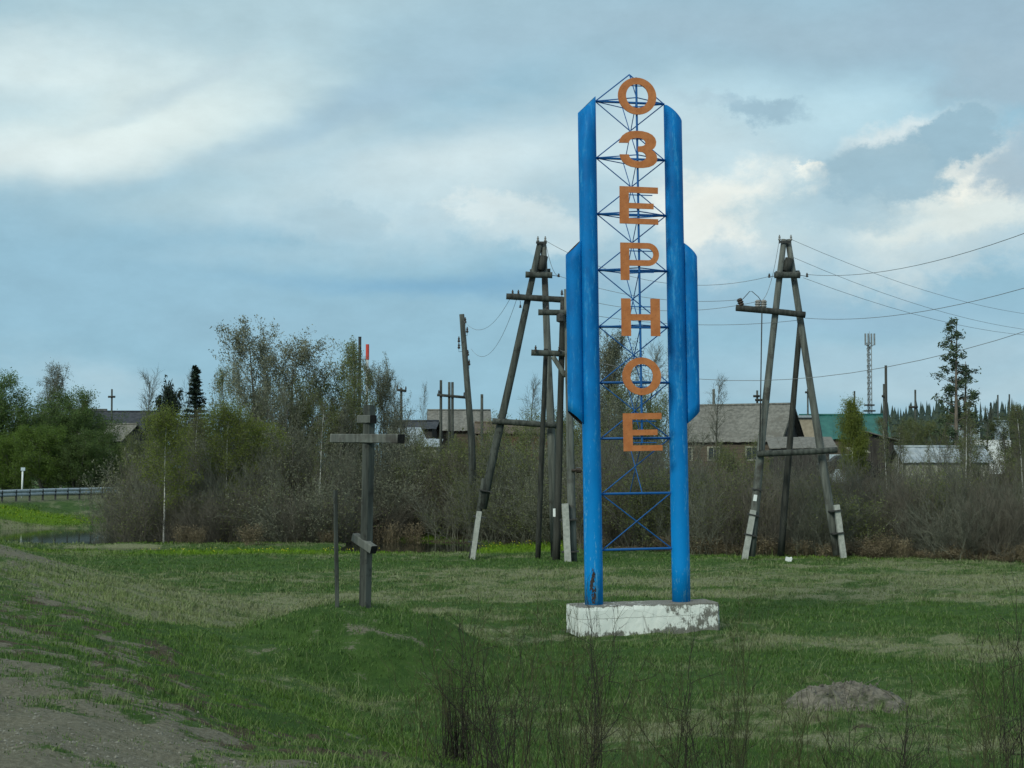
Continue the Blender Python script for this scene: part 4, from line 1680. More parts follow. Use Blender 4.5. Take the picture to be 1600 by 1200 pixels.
# ------------------------------------------------------------------ houses
def house(name, label, center, yaw, L, Wd, eave, ridge, wall='timber', gable='timber_dark', roof='slate', n_sheet=8, over=0.5, windows=(), chimney=None, rust=(), cat="house", endwin=()):
    """Gabled house. Local x along the ridge, local -y is the front."""
    root = thing(name, center, label, cat, None, (0, 0, yaw))
    hl, hw = L / 2, Wd / 2
    m = MB()
    for s in (-1, 1):
        m.add([(-hl * s, s * -hw, -0.6), (hl * s, s * -hw, -0.6), (hl * s, s * -hw, eave), (-hl * s, s * -hw, eave)], [(0, 1, 2, 3)])
        m.add([(s * hl, -hw * s, -0.6), (s * hl, hw * s, -0.6), (s * hl, hw * s, eave), (s * hl, -hw * s, eave)], [(0, 1, 2, 3)])
    part("wall", m, M[wall], root, True)
    for s in (-1, 1):
        m = MB()
        m.add([(s * hl, -hw * s, eave), (s * hl, hw * s, eave), (s * hl, 0, ridge)], [(0, 1, 2)])
        # vertical boards on the gable
        nb = 9
        for i in range(nb):
            y0 = -hw + Wd * (i + 0.06) / nb
            y1 = -hw + Wd * (i + 0.94) / nb
            h0, h1 = (1 - abs(y0) / hw) * (ridge - eave), (1 - abs(y1) / hw) * (ridge - eave)
            x = s * (hl + 0.02)
            q = [(x, y0, eave), (x, y1, eave), (x, y1, eave + h1), (x, y0, eave + h0)]
            if s < 0:
                q.reverse()
            m.add(q, [(0, 1, 2, 3)])
        part("gable", m, M[gable], root, True)
    # roof sheets with real thickness, each slope
    sl = math.hypot(hw, ridge - eave)
    ux, uz = hw / sl, (ridge - eave) / sl
    wsh = (L + 2 * over) / n_sheet
    k = 0
    for s in (-1, 1):
        for i in range(n_sheet):
            m = MB()
            x0 = -hl - over + i * wsh
            lift = 0.03 + 0.02 * (i % 2) + rnd.uniform(0, 0.015)
            lo, hi = -over * 0.9, sl + 0.03
            vs = []
            nr = 6
            for t in (lo, hi):
                for q in range(nr + 1):
                    x = x0 + wsh * 1.02 * q / nr
                    wv = 0.022 * math.cos(math.pi * 2 * q / nr * 1.5)
                    y = s * (hw - ux * t)
                    z = eave + uz * t + lift + wv
                    vs.append((x, y, z))
            n1 = nr + 1
            fs = [(q, q + 1, n1 + q + 1, n1 + q) if s < 0 else (q + 1, q, n1 + q, n1 + q + 1) for q in range(nr)]
            off = len(vs)
            vs += [(v[0], v[1], v[2] - 0.03) for v in vs]
            fs += [tuple(off + a for a in reversed(f)) for f in fs[:nr]]
            fs += [(q + 1, q, off + q, off + q + 1) for q in range(nr)]
            m.add(vs, fs)
            part("roof_sheet", m, M['slate_rust'] if (k in rust) else M[roof], root, True)
            k += 1
    m = MB()
    m.poly([(-hl - over, 0, ridge + 0.09), (hl + over, 0, ridge + 0.09)], 0.1, 6)
    part("ridge_cap", m, M[roof], root, True)
    for s in (-1, 1):
        m = MB()
        for t in (-1, 1):
            a, b = Vector((s * (hl + over - 0.04), t * (hw + over * .8), eave - 0.45 * uz)), Vector((s * (hl + over - 0.04), 0, ridge - 0.05))
            m.poly([a, b], 0.07, 4)
        part("barge_board", m, M['wood_mid'], root, True)
    for (x, z, w, h) in windows:
        win(root, (x, -hw - 0.03, z), w, h)
    for (y, z, w, h) in endwin:
        win(root, (hl + 0.05, y, z), w, h, True)
    if chimney:
        m = MB()
        m.box((chimney[0], chimney[1], ridge + 0.35), (0.6, 0.6, 1.5))
        part("chimney", m, M[chimney[2]], root, True)
    return root


def win(root, c, w, h, end=False):
    R_ = Matrix.Rotation(R(90), 3, 'Z') if end else Matrix.Identity(3)
    c = Vector(c)
    m = MB()
    for s in (-1, 1):
        m.box(c + R_ @ Vector((s * (w / 2), 0, 0)), (0.13, 0.09, h + 0.13), R_)
        m.box(c + R_ @ Vector((0, 0, s * (h / 2))), (w - 0.135, 0.085, 0.13), R_)
    m.box(c, (0.05, 0.07, h - 0.14), R_)
    f = part("window", m, M['plaster'], root, True)
    g_ = MB()
    g_.box(c + R_ @ Vector((0, 0.02, 0)), (w - 0.1, 0.02, h - 0.1), R_)
    p = link("pane", g_.mesh("pane", M['glass']), f)
    return f


# old house right of the sign
d = 132
c = gz(1152, d)
e = c.z
old = house("old_house", "old house with patched grey sheet roof and dark gable beside the sign", (c.x, d, e), R(-25), 9.0, 7.0, W(1150, 686, d - 3).z - e, W(1150, 634, d).z - e,
            'timber', 'timber_dark', 'slate', 7, 0.5, windows=((-3.4, 1.75, 1.0, 1.1), (-1.0, 1.75, 1.0, 1.1), (2.3, 1.75, 1.0, 1.1)), rust=(9,), endwin=((0.3, 3.6, 0.5, 0.9),))
m = MB()
m.box((-1.9, 0.4, 2.4), (0.6, 0.6, 0.1))
# lean-to with pale tin roof beside it
d = 126
c = gz(1256, d)


def leanto(name, label, px0, px1, yb, yt, d, depth, wall, roof, n=4, cat="shed", yaw=0.0, wall_h=None):
    """Single-pitch shed seen from its low side."""
    p0, p1 = W(px0, yb, d), W(px1, yb, d)
    cx = (p0.x + p1.x) / 2
    g0 = Z(cx, d)
    r = thing(name, (cx, d, g0), label, cat, None, (0, 0, yaw))
    w = (p1.x - p0.x)
    lo = p0.z - g0
    hi = W(px0, yt, d + depth).z - g0
    m = MB()
    hw = w / 2 - 0.25
    y0, y1 = 0.3, depth - 0.25
    f = lambda y: lo + (hi - lo) * y / depth - 0.06
    m.add([(-hw, y0, -.5), (hw, y0, -.5), (hw, y1, -.5), (-hw, y1, -.5), (-hw, y0, f(y0)), (hw, y0, f(y0)), (hw, y1, f(y1)), (-hw, y1, f(y1))],
          [(0, 1, 5, 4), (1, 2, 6, 5), (2, 3, 7, 6), (3, 0, 4, 7)])
    part("wall", m, M[wall], r, True)
    for i in range(n):
        m = MB()
        x0, x1 = -w / 2 + w * i / n, -w / 2 + w * (i + 1.02) / n
        dz_ = 0.025 * (i % 2) + rnd.uniform(0, 0.02)
        th = 0.05
        m.add([(x0, 0, lo + dz_), (x1, 0, lo + dz_), (x1, depth, hi + dz_), (x0, depth, hi + dz_), (x0, 0, lo + dz_ - th), (x1, 0, lo + dz_ - th), (x1, depth, hi + dz_ - th), (x0, depth, hi + dz_ - th)],
              [(0, 1, 2, 3), (7, 6, 5, 4), (0, 4, 5, 1), (1, 5, 6, 2), (2, 6, 7, 3), (3, 7, 4, 0)])
        part("roof_sheet", m, M[roof], r, True)
    return r


leanto("lean_to_shed", "low shed with pale slanted roof sheets between old house and lime birch", 1203, 1308, 700, 683, 118, 5, 'timber_dark', 'slate', 6, yaw=R(-6))
# flat-roofed beige block house
d = 150
c = gz(1255, d)
r = thing("block_house", (c.x, d, c.z), "beige flat-topped block house behind the right A-frame pole", "house")
ztop = W(1255, 654, d).z - c.z
m = MB()
wv = 37 / FPX * d
m.box((0, 2.5, ztop / 2 - .3), (wv, 5, ztop + .6))
part("wall", m, M['beige'], r, True)
m = MB()
m.box((0.1, 2.5, ztop + 0.2), (wv + 0.5, 5.6, 0.22))
m.box((0.1, 2.5, ztop + 0.06), (wv + 0.2, 5.3, 0.06))
part("roof", m, M['tin'], r, True)
# green roofed house
d = 158
c = gz(1330, d)
house("green_roof_house", "house with long green metal roof behind the lime-green birch", (c.x, d + 4, c.z), R(-9), 8.3, 8.6, W(1300, 684, d).z - c.z, W(1300, 647, d).z - c.z, 'timber', 'timber', 'green_roof', 8, 0.4)
# dark plank barn
d = 122
c = gz(1372, d)


def barn():
    g0 = c.z
    r = thing("plank_barn", (c.x, d, g0), "dark grey plank barn with lopsided roof right of lime-green birch", "barn", None, (0, 0, R(-12)))
    wl = 50 / FPX * d
    zl, zr = W(1345, 672, d).z - g0, W(1395, 690, d).z - g0
    n = 15
    for i in range(n):
        x0, x1 = -wl / 2 + wl * (i + 0.03) / n, -wl / 2 + wl * (i + 0.97) / n
        h0 = zl + (zr - zl) * (x0 / wl + .5)
        h1 = zl + (zr - zl) * (x1 / wl + .5)
        m = MB()
        y = 0.012 * (i % 3)
        m.add([(x0, y, -.5), (x1, y, -.5), (x1, y, h1), (x0, y, h0), (x0, y + .05, -.5), (x1, y + .05, -.5), (x1, y + .05, h1), (x0, y + .05, h0)],
              [(0, 1, 2, 3), (1, 5, 6, 2), (4, 0, 3, 7), (5, 4, 7, 6)])
        part("plank", m, M['timber_dark'], r, True)
    m = MB()
    m.add([(-wl / 2, .07, -.5), (wl / 2, .07, -.5), (wl / 2, 5, -.5), (-wl / 2, 5, -.5), (-wl / 2, .07, zl - .03), (wl / 2, .07, zr - .03), (wl / 2, 5, zr - .03), (-wl / 2, 5, zl - .03)],
          [(1, 2, 6, 5), (2, 3, 7, 6), (3, 0, 4, 7)])
    part("wall", m, M['timber_dark'], r, True)
    for i in range(5):
        m = MB()
        y0, y1 = -0.5 + 6 * i / 5, -0.5 + 6 * (i + 1) / 5
        q = 0.02 * (i % 2)
        a, b_ = Vector((-wl / 2 - .5, 0, zl + .14 + q)), Vector((wl / 2 + .4, 0, zr + .12 + q))
        m.add([(a.x, y0, a.z), (b_.x, y0, b_.z), (b_.x, y1, b_.z), (a.x, y1, a.z), (a.x, y0, a.z - .08), (b_.x, y0, b_.z - .08), (b_.x, y1, b_.z - .08), (a.x, y1, a.z - .08)],
              [(0, 1, 2, 3), (7, 6, 5, 4), (0, 4, 5, 1), (1, 5, 6, 2), (2, 6, 7, 3), (3, 7, 4, 0)])
        part("roof_sheet", m, M['slate'], r, True)
    return r


barn()
leanto("porch_shed", "little dark porch with pale board roof before the plank barn", 1332, 1360, 707, 699, 118, 2.5, 'timber_dark', 'plaster', 3)


def sheet_fence(px0, px1, yt, d, n, label, mat):
    g0 = gz((px0 + px1) / 2, d)
    r = thing("sheet_fence", g0, label, "fence")
    for i in range(n):
        a, b = px0 + (px1 - px0) * i / n, px0 + (px1 - px0) * (i + 0.96) / n
        pa, pb = W(a, yt, d), W(b, yt + (0.6 if i % 2 else 0), d)
        m = MB()
        z0 = g0.z - 0.4
        m.add([(pa.x, d, z0), (pb.x, d, z0), (pb.x, d, pb.z), (pa.x, d, pa.z), (pa.x, d + .06, z0), (pb.x, d + .06, z0), (pb.x, d + .06, pb.z), (pa.x, d + .06, pa.z)],
              [(0, 1, 2, 3), (5, 4, 7, 6), (3, 2, 6, 7), (1, 5, 6, 2), (4, 0, 3, 7)])
        part("panel", m, M[mat], r)
    for i in range(0, n + 1, 2):
        m = MB()
        p = W(px0 + (px1 - px0) * i / n, yt, d + 0.16)
        m.poly([(p.x, p.y, g0.z - .3), p], 0.05, 6)
        part("post", m, M['iron'], r)


sheet_fence(1296, 1342, 710, 116, 4, "pale blue sheet fence between the slanted shed and the porch", 'pale_blue')


def small_car():
    d = 113
    b = gz(1319, d)
    b.z = W(1319, 729, d).z - 0.55
    r = thing("parked_car", b, "dark hatchback half hidden by shrubs before the pale blue fence", "car")
    prof = [(-1.9, .35), (-1.95, .7), (-1.75, .85), (-1.15, .92), (-0.6, 1.38), (0.75, 1.42), (1.45, .98), (1.9, .9), (1.95, .4)]
    m = MB()
    n = len(prof)
    for s in (-1, 1):
        pass
    vs = [(x, -0.75 + (0.1 if z > 1 else 0), z) for x, z in prof] + [(x, 0.75 - (0.1 if z > 1 else 0), z) for x, z in prof]
    m.add(vs, [tuple(reversed(range(n))), tuple(range(n, 2 * n))] + [(i, (i + 1) % n, n + (i + 1) % n, n + i) for i in range(n)])
    part("body", m, M['iron'], r, True)
    for (x0, x1) in ((-0.85, 0.05), (0.12, 1.1)):
        m = MB()
        m.add([(x0 + .1, -0.77, .95), (x1, -0.77, .95), (x1 - .1, -0.675, 1.33), (x0 + .22, -0.675, 1.33)], [(0, 1, 2, 3)])
        part("window", m, M['glass'], r, True)
    for x in (-1.2, 1.25):
        for y in (-0.72, 0.72):
            m = MB()
            m.lathe((x, y - .1, .32), [(0.22, 0), (0.32, 0.03), (0.32, 0.17), (0.22, 0.2)], 14, (0, 1, 0))
            part("wheel", m, M['dark_in'], r, True)


small_car()
# low tin-roofed shed on the right
d = 104
c = gz(1482, d)
house("tin_roof_shed", "long low shed with pale blue-grey tin roof behind the right thicket", (c.x, d + 2.4, c.z), R(-2), 5.6, 4.6, W(1482, 721, d).z - c.z, W(1482, 700, d + 2.4).z - c.z, 'plaster', 'plaster', 'tin', 8, 0.3,
      windows=((1.8, 0.95, 0.7, 0.6), (-1.6, 0.95, 0.7, 0.6)), cat="shed")
# white sheds farther right
for (px0, px1, yt, dd, lab) in ((1490, 1506, 666, 170, "small pale shed between tall pine trunks"), (1513, 1531, 667, 172, "small white shed just right of the tall pine"), (1561, 1577, 658, 165, "tall narrow white hut near the long white wall")):
    a, b = W(px0, yt, dd), W(px1, yt, dd)
    g0 = Z((a.x + b.x) / 2, dd)
    r = thing("white_hut", ((a.x + b.x) / 2, dd, g0), lab, "hut")
    w_, h_ = b.x - a.x, a.z - g0
    m = MB()
    m.box((0, .8, h_ / 2 - .2), (w_, 1.6, h_ + .4))
    part("wall", m, M['pale_blue'], r, True)
    m = MB()
    m.box((0, .8, h_ + .05), (w_ + .3, 2.0, 0.1))
    part("roof", m, M['tin'], r, True)
    m = MB()
    m.box((0, -.02, h_ * .62), (w_ * .35, .05, h_ * .2))
    part("window", m, M['glass'], r, True)
sheet_fence(1522, 1580, 687, 155, 8, "long low white fence under the narrow hut", 'white_paint')

# left houses
d = 175
c = gz(198, d)
house("long_roof_house", "house with long dark roof behind the left bushes", (c.x, d, c.z), R(4), 8.0, 7.0, W(195, 672, d).z - c.z, W(195, 644, d).z - c.z, 'timber_dark', 'timber_dark', 'slate_dark', 7, 0.5)
m = MB()
d = 158
c = gz(192, d)
house("gable_house", "small house with grey roof and dark gable below the long dark roof", (c.x, d, c.z), R(-32), 3.6, 4.0, W(190, 688, d).z - c.z, W(190, 664, d).z - c.z, 'timber_dark', 'timber_dark', 'slate', 4, 0.35)
d = 182
c = gz(140, d)
house("pale_wall_house", "low house with pale gable end behind the left willow bushes", (c.x, d, c.z), R(10), 3.4, 4.0, W(140, 660, d).z - c.z, W(140, 641, d).z - c.z, 'plaster', 'plaster', 'slate', 4, 0.3, chimney=(-0.6, 0, 'red_brown'))
# middle houses
d = 148
c = gz(716, d)
house("hip_roof_house", "broad house with grey sheet roof behind the leaning pole", (c.x, d + 2, c.z), R(3), 5.2, 7.0, W(716, 671, d).z - c.z, W(716, 641, d).z - c.z, 'timber', 'timber_dark', 'slate', 6, 0.5)
d = 140
c = gz(645, d)
house("dark_roof_shed", "dark-roofed shed above the pale tin roofs, right of the willows", (c.x, d + 4, c.z), R(-4), 3.6, 4, W(645, 668, d).z - c.z, W(645, 657, d).z - c.z, 'timber_dark', 'timber_dark', 'slate_dark', 4, 0.4, cat="shed")
leanto("tin_shed", "low shed with pale tin roof seen right of the cross's main bar", 606, 688, 698, 686, 124, 5, 'plaster', 'tin', 7)
leanto("tin_shed", "tin shed with steep roof between the willow and far pole", 612, 668, 690, 668, 131, 6, 'timber_dark', 'tin', 5, yaw=R(9))
d = 140
c = gz(812, d)
house("red_brown_house", "low red-brown house behind the left A-frame pole", (c.x, d + 3, c.z), R(2), 7.6, 6, W(812, 676, d).z - c.z, W(812, 660, d).z - c.z, 'red_brown', 'red_brown', 'timber', 6, 0.4)


# ------------------------------------------------------------------ vegetation prototypes
class Plant:
    """Collects tubes (slot 0) and leaf faces (slot 1)."""

    def __init__(s):
        s.trunk, s.crown = MB(), MB()
        s.tips = []

    def leaves(s, rg, per, size, spread, mi=1, shape='quad', aspect=1.6):
        C = np.array([t for t in s.tips for _ in range(per)], float)
        if not len(C):
            return
        n = len(C)
        C = C + rg.normal(0, spread, (n, 3))
        a = rg.normal(0, 1, (n, 3))
        a /= np.linalg.norm(a, axis=1, keepdims=True)
        b = np.cross(a, rg.normal(0, 1, (n, 3)))
        b /= np.linalg.norm(b, axis=1, keepdims=True)
        sz = size * (0.6 + 0.8 * rg.rand(n, 1))
        a, b = a * sz * aspect, b * sz
        o = len(s.crown.v)
        V = np.stack([C - a, C - b * .7, C + a, C + b * .7], 1).reshape(-1, 3)
        s.crown.v += [tuple(v) for v in V]
        s.crown.f += [(o + 4 * i, o + 4 * i + 1, o + 4 * i + 2, o + 4 * i + 3) for i in range(n)]
        s.crown.m += [mi] * n
        s.crown.s += [False] * n


def rdir(rg, d, ang):
    """Direction at ang from d, random azimuth."""
    a = d.orthogonal().normalized()
    a.rotate(Matrix.Rotation(rg.rand() * 6.283, 3, d))
    return (d * math.cos(ang) + a * math.sin(ang)).normalized()


def branch(p, d, L, segs, rg, wob, lift):
    pts = [p.copy()]
    for i in range(segs):
        d = (d + Vector(rg.normal(0, wob, 3)) + Vector((0, 0, lift))).normalized()
        p = p + d * (L / segs)
        pts.append(p.copy())
    return pts, d


def at(pts, t):
    f = t * (len(pts) - 1)
    i = min(int(f), len(pts) - 2)
    return pts[i].lerp(pts[i + 1], f - i), (pts[i + 1] - pts[i]).normalized()


def grow_tree(seed, H=8.0, r=0.14, cb=0.25, spread=2.6, n_main=34, n_sec=7, n_twig=6, ang=(40, 70), lift=0.12, shape='round', twr=0.006, trunk_w=0.03, sec_len=0.42, twig_len=0.42, twig_lift=0.0, stems=1):
    rg = np.random.RandomState(seed)
    P = Plant()
    trunks = []
    for s_ in range(stems):
        d0 = Vector((0, 0, 1)) if stems == 1 else rdir(rg, Vector((0, 0, 1)), R(10 + 16 * rg.rand()))
        hh = H * (1 if s_ == 0 else 0.75 + 0.2 * rg.rand())
        pts, _ = branch(Vector((0, 0, -0.2)), d0, hh + .2, 9, rg, trunk_w, 0.06 if stems > 1 else 0.02)
        rr = [r * (1 - 0.9 * i / 9) + 0.008 for i in range(10)]
        P.trunk.poly(pts, rr, 7)
        trunks.append((pts, rr))
    for k in range(n_main):
        pts, rr = trunks[k % stems]
        u = (k + rg.rand()) / n_main
        t = cb + (0.985 - cb) * u
        p, d = at(pts, t)
        v = (t - cb) / (1 - cb)
        if shape == 'round':
            L = spread * (0.45 + 0.75 * math.sin(math.pi * min(1, 0.22 + 0.72 * v)))
        elif shape == 'cone':
            L = spread * (1.05 - 0.85 * v)
        elif shape == 'oval':
            L = spread * (0.35 + 0.8 * math.sin(math.pi * min(1, 0.12 + 0.84 * v)))
        else:
            L = spread
        L *= 0.7 + 0.5 * rg.rand()
        a = R(ang[0] + (ang[1] - ang[0]) * (1 - v) * (0.6 + 0.6 * rg.rand()))
        bp, _ = branch(p, rdir(rg, d, a), L, 5, rg, 0.12, lift)
        br = max(0.010, rr[min(9, int(t * 9))] * 0.42)
        P.crown.poly(bp, [br, br * .8, br * .62, br * .46, br * .32, br * .2], 4, False)
        for j in range(n_sec):
            q, d1 = at(bp, 0.18 + 0.82 * (j + rg.rand()) / n_sec)
            sl = L * sec_len * (0.6 + 0.6 * rg.rand())
            sp, _ = branch(q, rdir(rg, d1, R(28 + 28 * rg.rand())), sl, 3, rg, 0.16, lift * .8)
            P.crown.poly(sp, [twr * 2, twr * 1.6, twr * 1.3, twr], 3, False)
            for i in range(n_twig):
                q2, d2 = at(sp, 0.1 + 0.9 * (i + rg.rand()) / n_twig)
                tp, _ = branch(q2, rdir(rg, d2, R(25 + 30 * rg.rand())), twig_len * (0.5 + 0.8 * rg.rand()), 2, rg, 0.15, lift * .6 + twig_lift)
                P.crown.poly(tp, [twr, twr * .8, twr * .45], 3, False)
                P.tips += [tuple(tp[1]), tuple(tp[2])]
    return P, rg


def grow_shrub(seed, H=3.0, stems=30, spread=1.2, n_side=11, n_twig=5, twr=0.005, fan=22, side_len=0.36, sub=0.34):
    rg = np.random.RandomState(seed)
    P = Plant()
    for s_ in range(stems):
        b = Vector((rg.normal(0, spread * .30), rg.normal(0, spread * .30), -0.15))
        d0 = rdir(rg, Vector((0, 0, 1)), R(fan) * abs(rg.normal(0, 0.62)))
        L = H * (0.55 + 0.45 * rg.rand())
        pts, _ = branch(b, d0, L + .15, 6, rg, 0.07, 0.015)
        r0 = 0.008 + 0.007 * rg.rand()
        P.crown.poly(pts, [r0 * (1 - .8 * i / 6) for i in range(7)], 4, False)
        for j in range(n_side):
            q, d1 = at(pts, 0.18 + 0.8 * (j + rg.rand()) / n_side)
            sp, _ = branch(q, rdir(rg, d1, R(18 + 26 * rg.rand())), L * side_len * (0.5 + .7 * rg.rand()), 3, rg, 0.12, 0.05)
            P.crown.poly(sp, [twr * 1.5, twr * 1.2, twr, twr * .6], 3, False)
            for i in range(n_twig):
                q2, d2 = at(sp, 0.15 + 0.85 * (i + rg.rand()) / n_twig)
                tp, _ = branch(q2, rdir(rg, d2, R(20 + 25 * rg.rand())), sub * (0.5 + .8 * rg.rand()), 1, rg, 0.1, 0.05)
                P.crown.poly(tp, [twr * .9, twr * .5], 3, False)
                P.tips.append(tuple(tp[1]))
    return P, rg


PROTO = {}


def reg(name, P, H, Wd, tm, cm):
    PROTO[name] = (P.trunk.mesh(name + "_trunk", tm) if P.trunk.v else None, P.crown.mesh(name + "_crown", cm), H, Wd)


def mk():
    P, rg = grow_tree(101, 9.0, 0.17, 0.16, 2.9, 44, 8, 7, (35, 68), 0.16, 'round', 0.0068, stems=2)
    P.leaves(rg, 6, 0.036, 0.11)
    reg('willow_a', P, 9.0, 6.0, M['bark'], [M['twig'], M['leaf_willow']])
    P, rg = grow_tree(102, 8.5, 0.16, 0.12, 2.3, 42, 8, 7, (28, 60), 0.2, 'oval', 0.0068, stems=3)
    P.leaves(rg, 4, 0.036, 0.11)
    reg('willow_b', P, 8.5, 5.2, M['bark'], [M['twig'], M['leaf_olive']])
    P, rg = grow_tree(103, 8.0, 0.12, 0.22, 1.7, 32, 6, 6, (35, 60), 0.12, 'oval', 0.0065)
    reg('bare', P, 8.0, 4.0, M['bark'], [M['twig']])
    P, rg = grow_tree(104, 8.0, 0.085, 0.30, 1.9, 30, 7, 6, (35, 70), 0.06, 'oval', 0.005, twig_lift=-0.25, twig_len=.6)
    P.leaves(rg, 5, 0.034, 0.16)
    reg('birch_green', P, 8.0, 3.2, M['birch_bark'], [M['twig'], M['leaf_lime']])
    P, rg = grow_tree(134, 8.0, 0.072, 0.42, 1.9, 34, 7, 6, (35, 70), 0.06, 'oval', 0.005, twig_lift=-0.25, twig_len=.6)
    P.leaves(rg, 5, 0.034, 0.16)
    reg('birch_tall', P, 8.0, 3.4, M['birch_bark'], [M['twig'], M['leaf_lime']])
    P, rg = grow_tree(124, 6.0, 0.085, 0.1, 1.9, 40, 8, 8, (30, 62), 0.06, 'oval', 0.005, twig_lift=-0.1, stems=2)
    P.leaves(rg, 7, 0.042, 0.16)
    reg('birch_lime', P, 6.0, 4.2, M['birch_bark'], [M['twig'], M['leaf_bright']])
    P, rg = grow_tree(125, 6.5, 0.12, 0.06, 2.4, 40, 8, 7, (30, 70), 0.12, 'round', 0.006, stems=4)
    P.leaves(rg, 3, 0.036, 0.13)
    reg('bush_olive', P, 6.5, 5.2, M['bark'], [M['twig'], M['leaf_olive']])
    P, rg = grow_tree(126, 6.5, 0.11, 0.06, 2.2, 40, 8, 7, (30, 65), 0.14, 'round', 0.007, stems=4)
    P.leaves(rg, 1, 0.03, 0.11)
    reg('bush_grey', P, 6.5, 4.8, M['bark'], [M['twig'], M['leaf_willow']])
    P, rg = grow_tree(105, 8.0, 0.072, 0.30, 1.1, 30, 6, 5, (25, 50), 0.06, 'oval', 0.005, twig_lift=-0.15)
    P.leaves(rg, 1, 0.03, 0.08)
    reg('birch_bare', P, 8.0, 2.4, M['birch_bark'], [M['twig_red'], M['leaf_olive']])
    P, rg = grow_tree(106, 7.0, 0.14, 0.05, 2.6, 46, 8, 7, (35, 75), 0.12, 'round', 0.006, stems=3)
    P.leaves(rg, 8, 0.042, 0.20)
    reg('bush_green', P, 7.0, 5.6, M['bark'], [M['twig'], M['leaf_green']])
    P, rg = grow_tree(107, 7.0, 0.14, 0.05, 2.5, 46, 8, 7, (35, 75), 0.12, 'round', 0.006, stems=3)
    P.leaves(rg, 8, 0.042, 0.20)
    reg('bush_dark', P, 7.0, 5.6, M['bark'], [M['twig'], M['leaf_dark']])
    P, rg = grow_tree(111, 9.0, 0.15, 0.25, 2.0, 40, 7, 7, (35, 65), 0.05, 'round', 0.006, twig_lift=-0.3)
    P.leaves(rg, 2, 0.035, 0.10)
    reg('birch_brown', P, 9.0, 4.6, M['birch_bark'], [M['twig_red'], M['leaf_willow']])

    # spruce: whorls of drooping boughs with needle sprays
    for nm, H, Rr, cb, seed, dens, mtl, mtn in (('spruce', 10.0, 1.7, 0.06, 201, 30, 'bark', 'needle'),):
        rg = np.random.RandomState(seed)
        P = Plant()
        P.trunk.poly([(0, 0, -.2), (0, 0, H * .5), (0, 0, H)], [0.16, 0.09, 0.015], 7)
        for k in range(dens):
            t = cb + (1 - cb) * (k / dens) ** 0.92
            L = Rr * (1 - t) ** 0.95 + 0.03
            for j in range(9):
                a = rg.rand() * 6.283
                dd = Vector((math.cos(a), math.sin(a), 0.12 - 0.35 * (1 - t)))
                p = Vector((0, 0, H * t + rg.normal(0, .06)))
                bp, _ = branch(p, dd.normalized(), L * (0.75 + .4 * rg.rand()), 4, rg, 0.05, 0.05)
                P.crown.poly(bp, [.02, .016, .012, .008, .004], 3, False)
                for i in range(14):
                    q, _ = at(bp, 0.12 + .88 * rg.rand())
                    P.tips.append(tuple(q))
        P.leaves(rg, 3, 0.034, 0.045, aspect=2.6)
        reg(nm, P, H, Rr * 2, M[mtl], [M['twig_dark'], M[mtn]])
    # tall pine with sparse clumps along a bare stem
    rg = np.random.RandomState(204)
    P = Plant()
    H = 12.0
    stemp, _ = branch(Vector((0, 0, -.2)), Vector((0, 0, 1)), H + .2, 10, rg, 0.012, 0.02)
    P.trunk.poly(stemp, [0.17 - 0.0155 * i for i in range(11)], 8)
    for k in range(34):
        t = 0.26 + 0.73 * (k + rg.rand()) / 34
        p, d_ = at(stemp, t)
        L = (1.9 - 1.35 * t) * (0.3 + 1.0 * rg.rand()) + 0.2
        a = rg.rand() * 6.283
        bp, _ = branch(p, Vector((math.cos(a), math.sin(a), .25)).normalized(), L, 4, rg, 0.1, 0.06)
        P.crown.poly(bp, [.03, .025, .018, .012, .006], 4, False)
        for i in range(3):
            q, _ = at(bp, .6 + .4 * rg.rand())
            for c_ in range(9):
                P.tips.append(tuple(q + Vector(rg.normal(0, .13, 3))))
    P.leaves(rg, 3, 0.055, 0.07, aspect=2.2)
    reg('pine', P, H, 3.2, M['pine_bark'], [M['pine_bark'], M['needle_pine']])
    # young bushy pine
    P, rg = grow_tree(205, 5.0, 0.12, 0.1, 1.5, 30, 6, 5, (45, 75), 0.1, 'oval', 0.007)
    P.leaves(rg, 5, 0.05, 0.1, aspect=2.4)
    reg('pine_young', P, 5.0, 3.4, M['pine_bark'], [M['pine_bark'], M['needle']])

    for i, (seed, st, fan, cm, lf, ln) in enumerate(((301, 34, 24, 'twig', None, 0), (302, 30, 30, 'twig', None, 0), (303, 36, 20, 'twig_red', None, 0), (304, 30, 26, 'twig_red', 'leaf_olive', 1), (305, 30, 30, 'twig', 'leaf_olive', 3), (306, 28, 34, 'twig', 'leaf_willow', 3))):
        P, rg = grow_shrub(seed, 3.0, st, 1.5, 11, 5, 0.0052, fan + 12)
        if lf:
            P.leaves(rg, ln, 0.026, 0.07)
        reg('shrub_%d' % i, P, 3.0, 2.6, None, [M[cm]] + ([M[lf]] if lf else []))
    P, rg = grow_shrub(330, 1.2, 26, .9, 6, 3, 0.006, 40)
    P.leaves(rg, 2, 0.03, 0.06)
    reg('weed', P, 1.2, 1.2, None, [M['straw'], M['straw']])
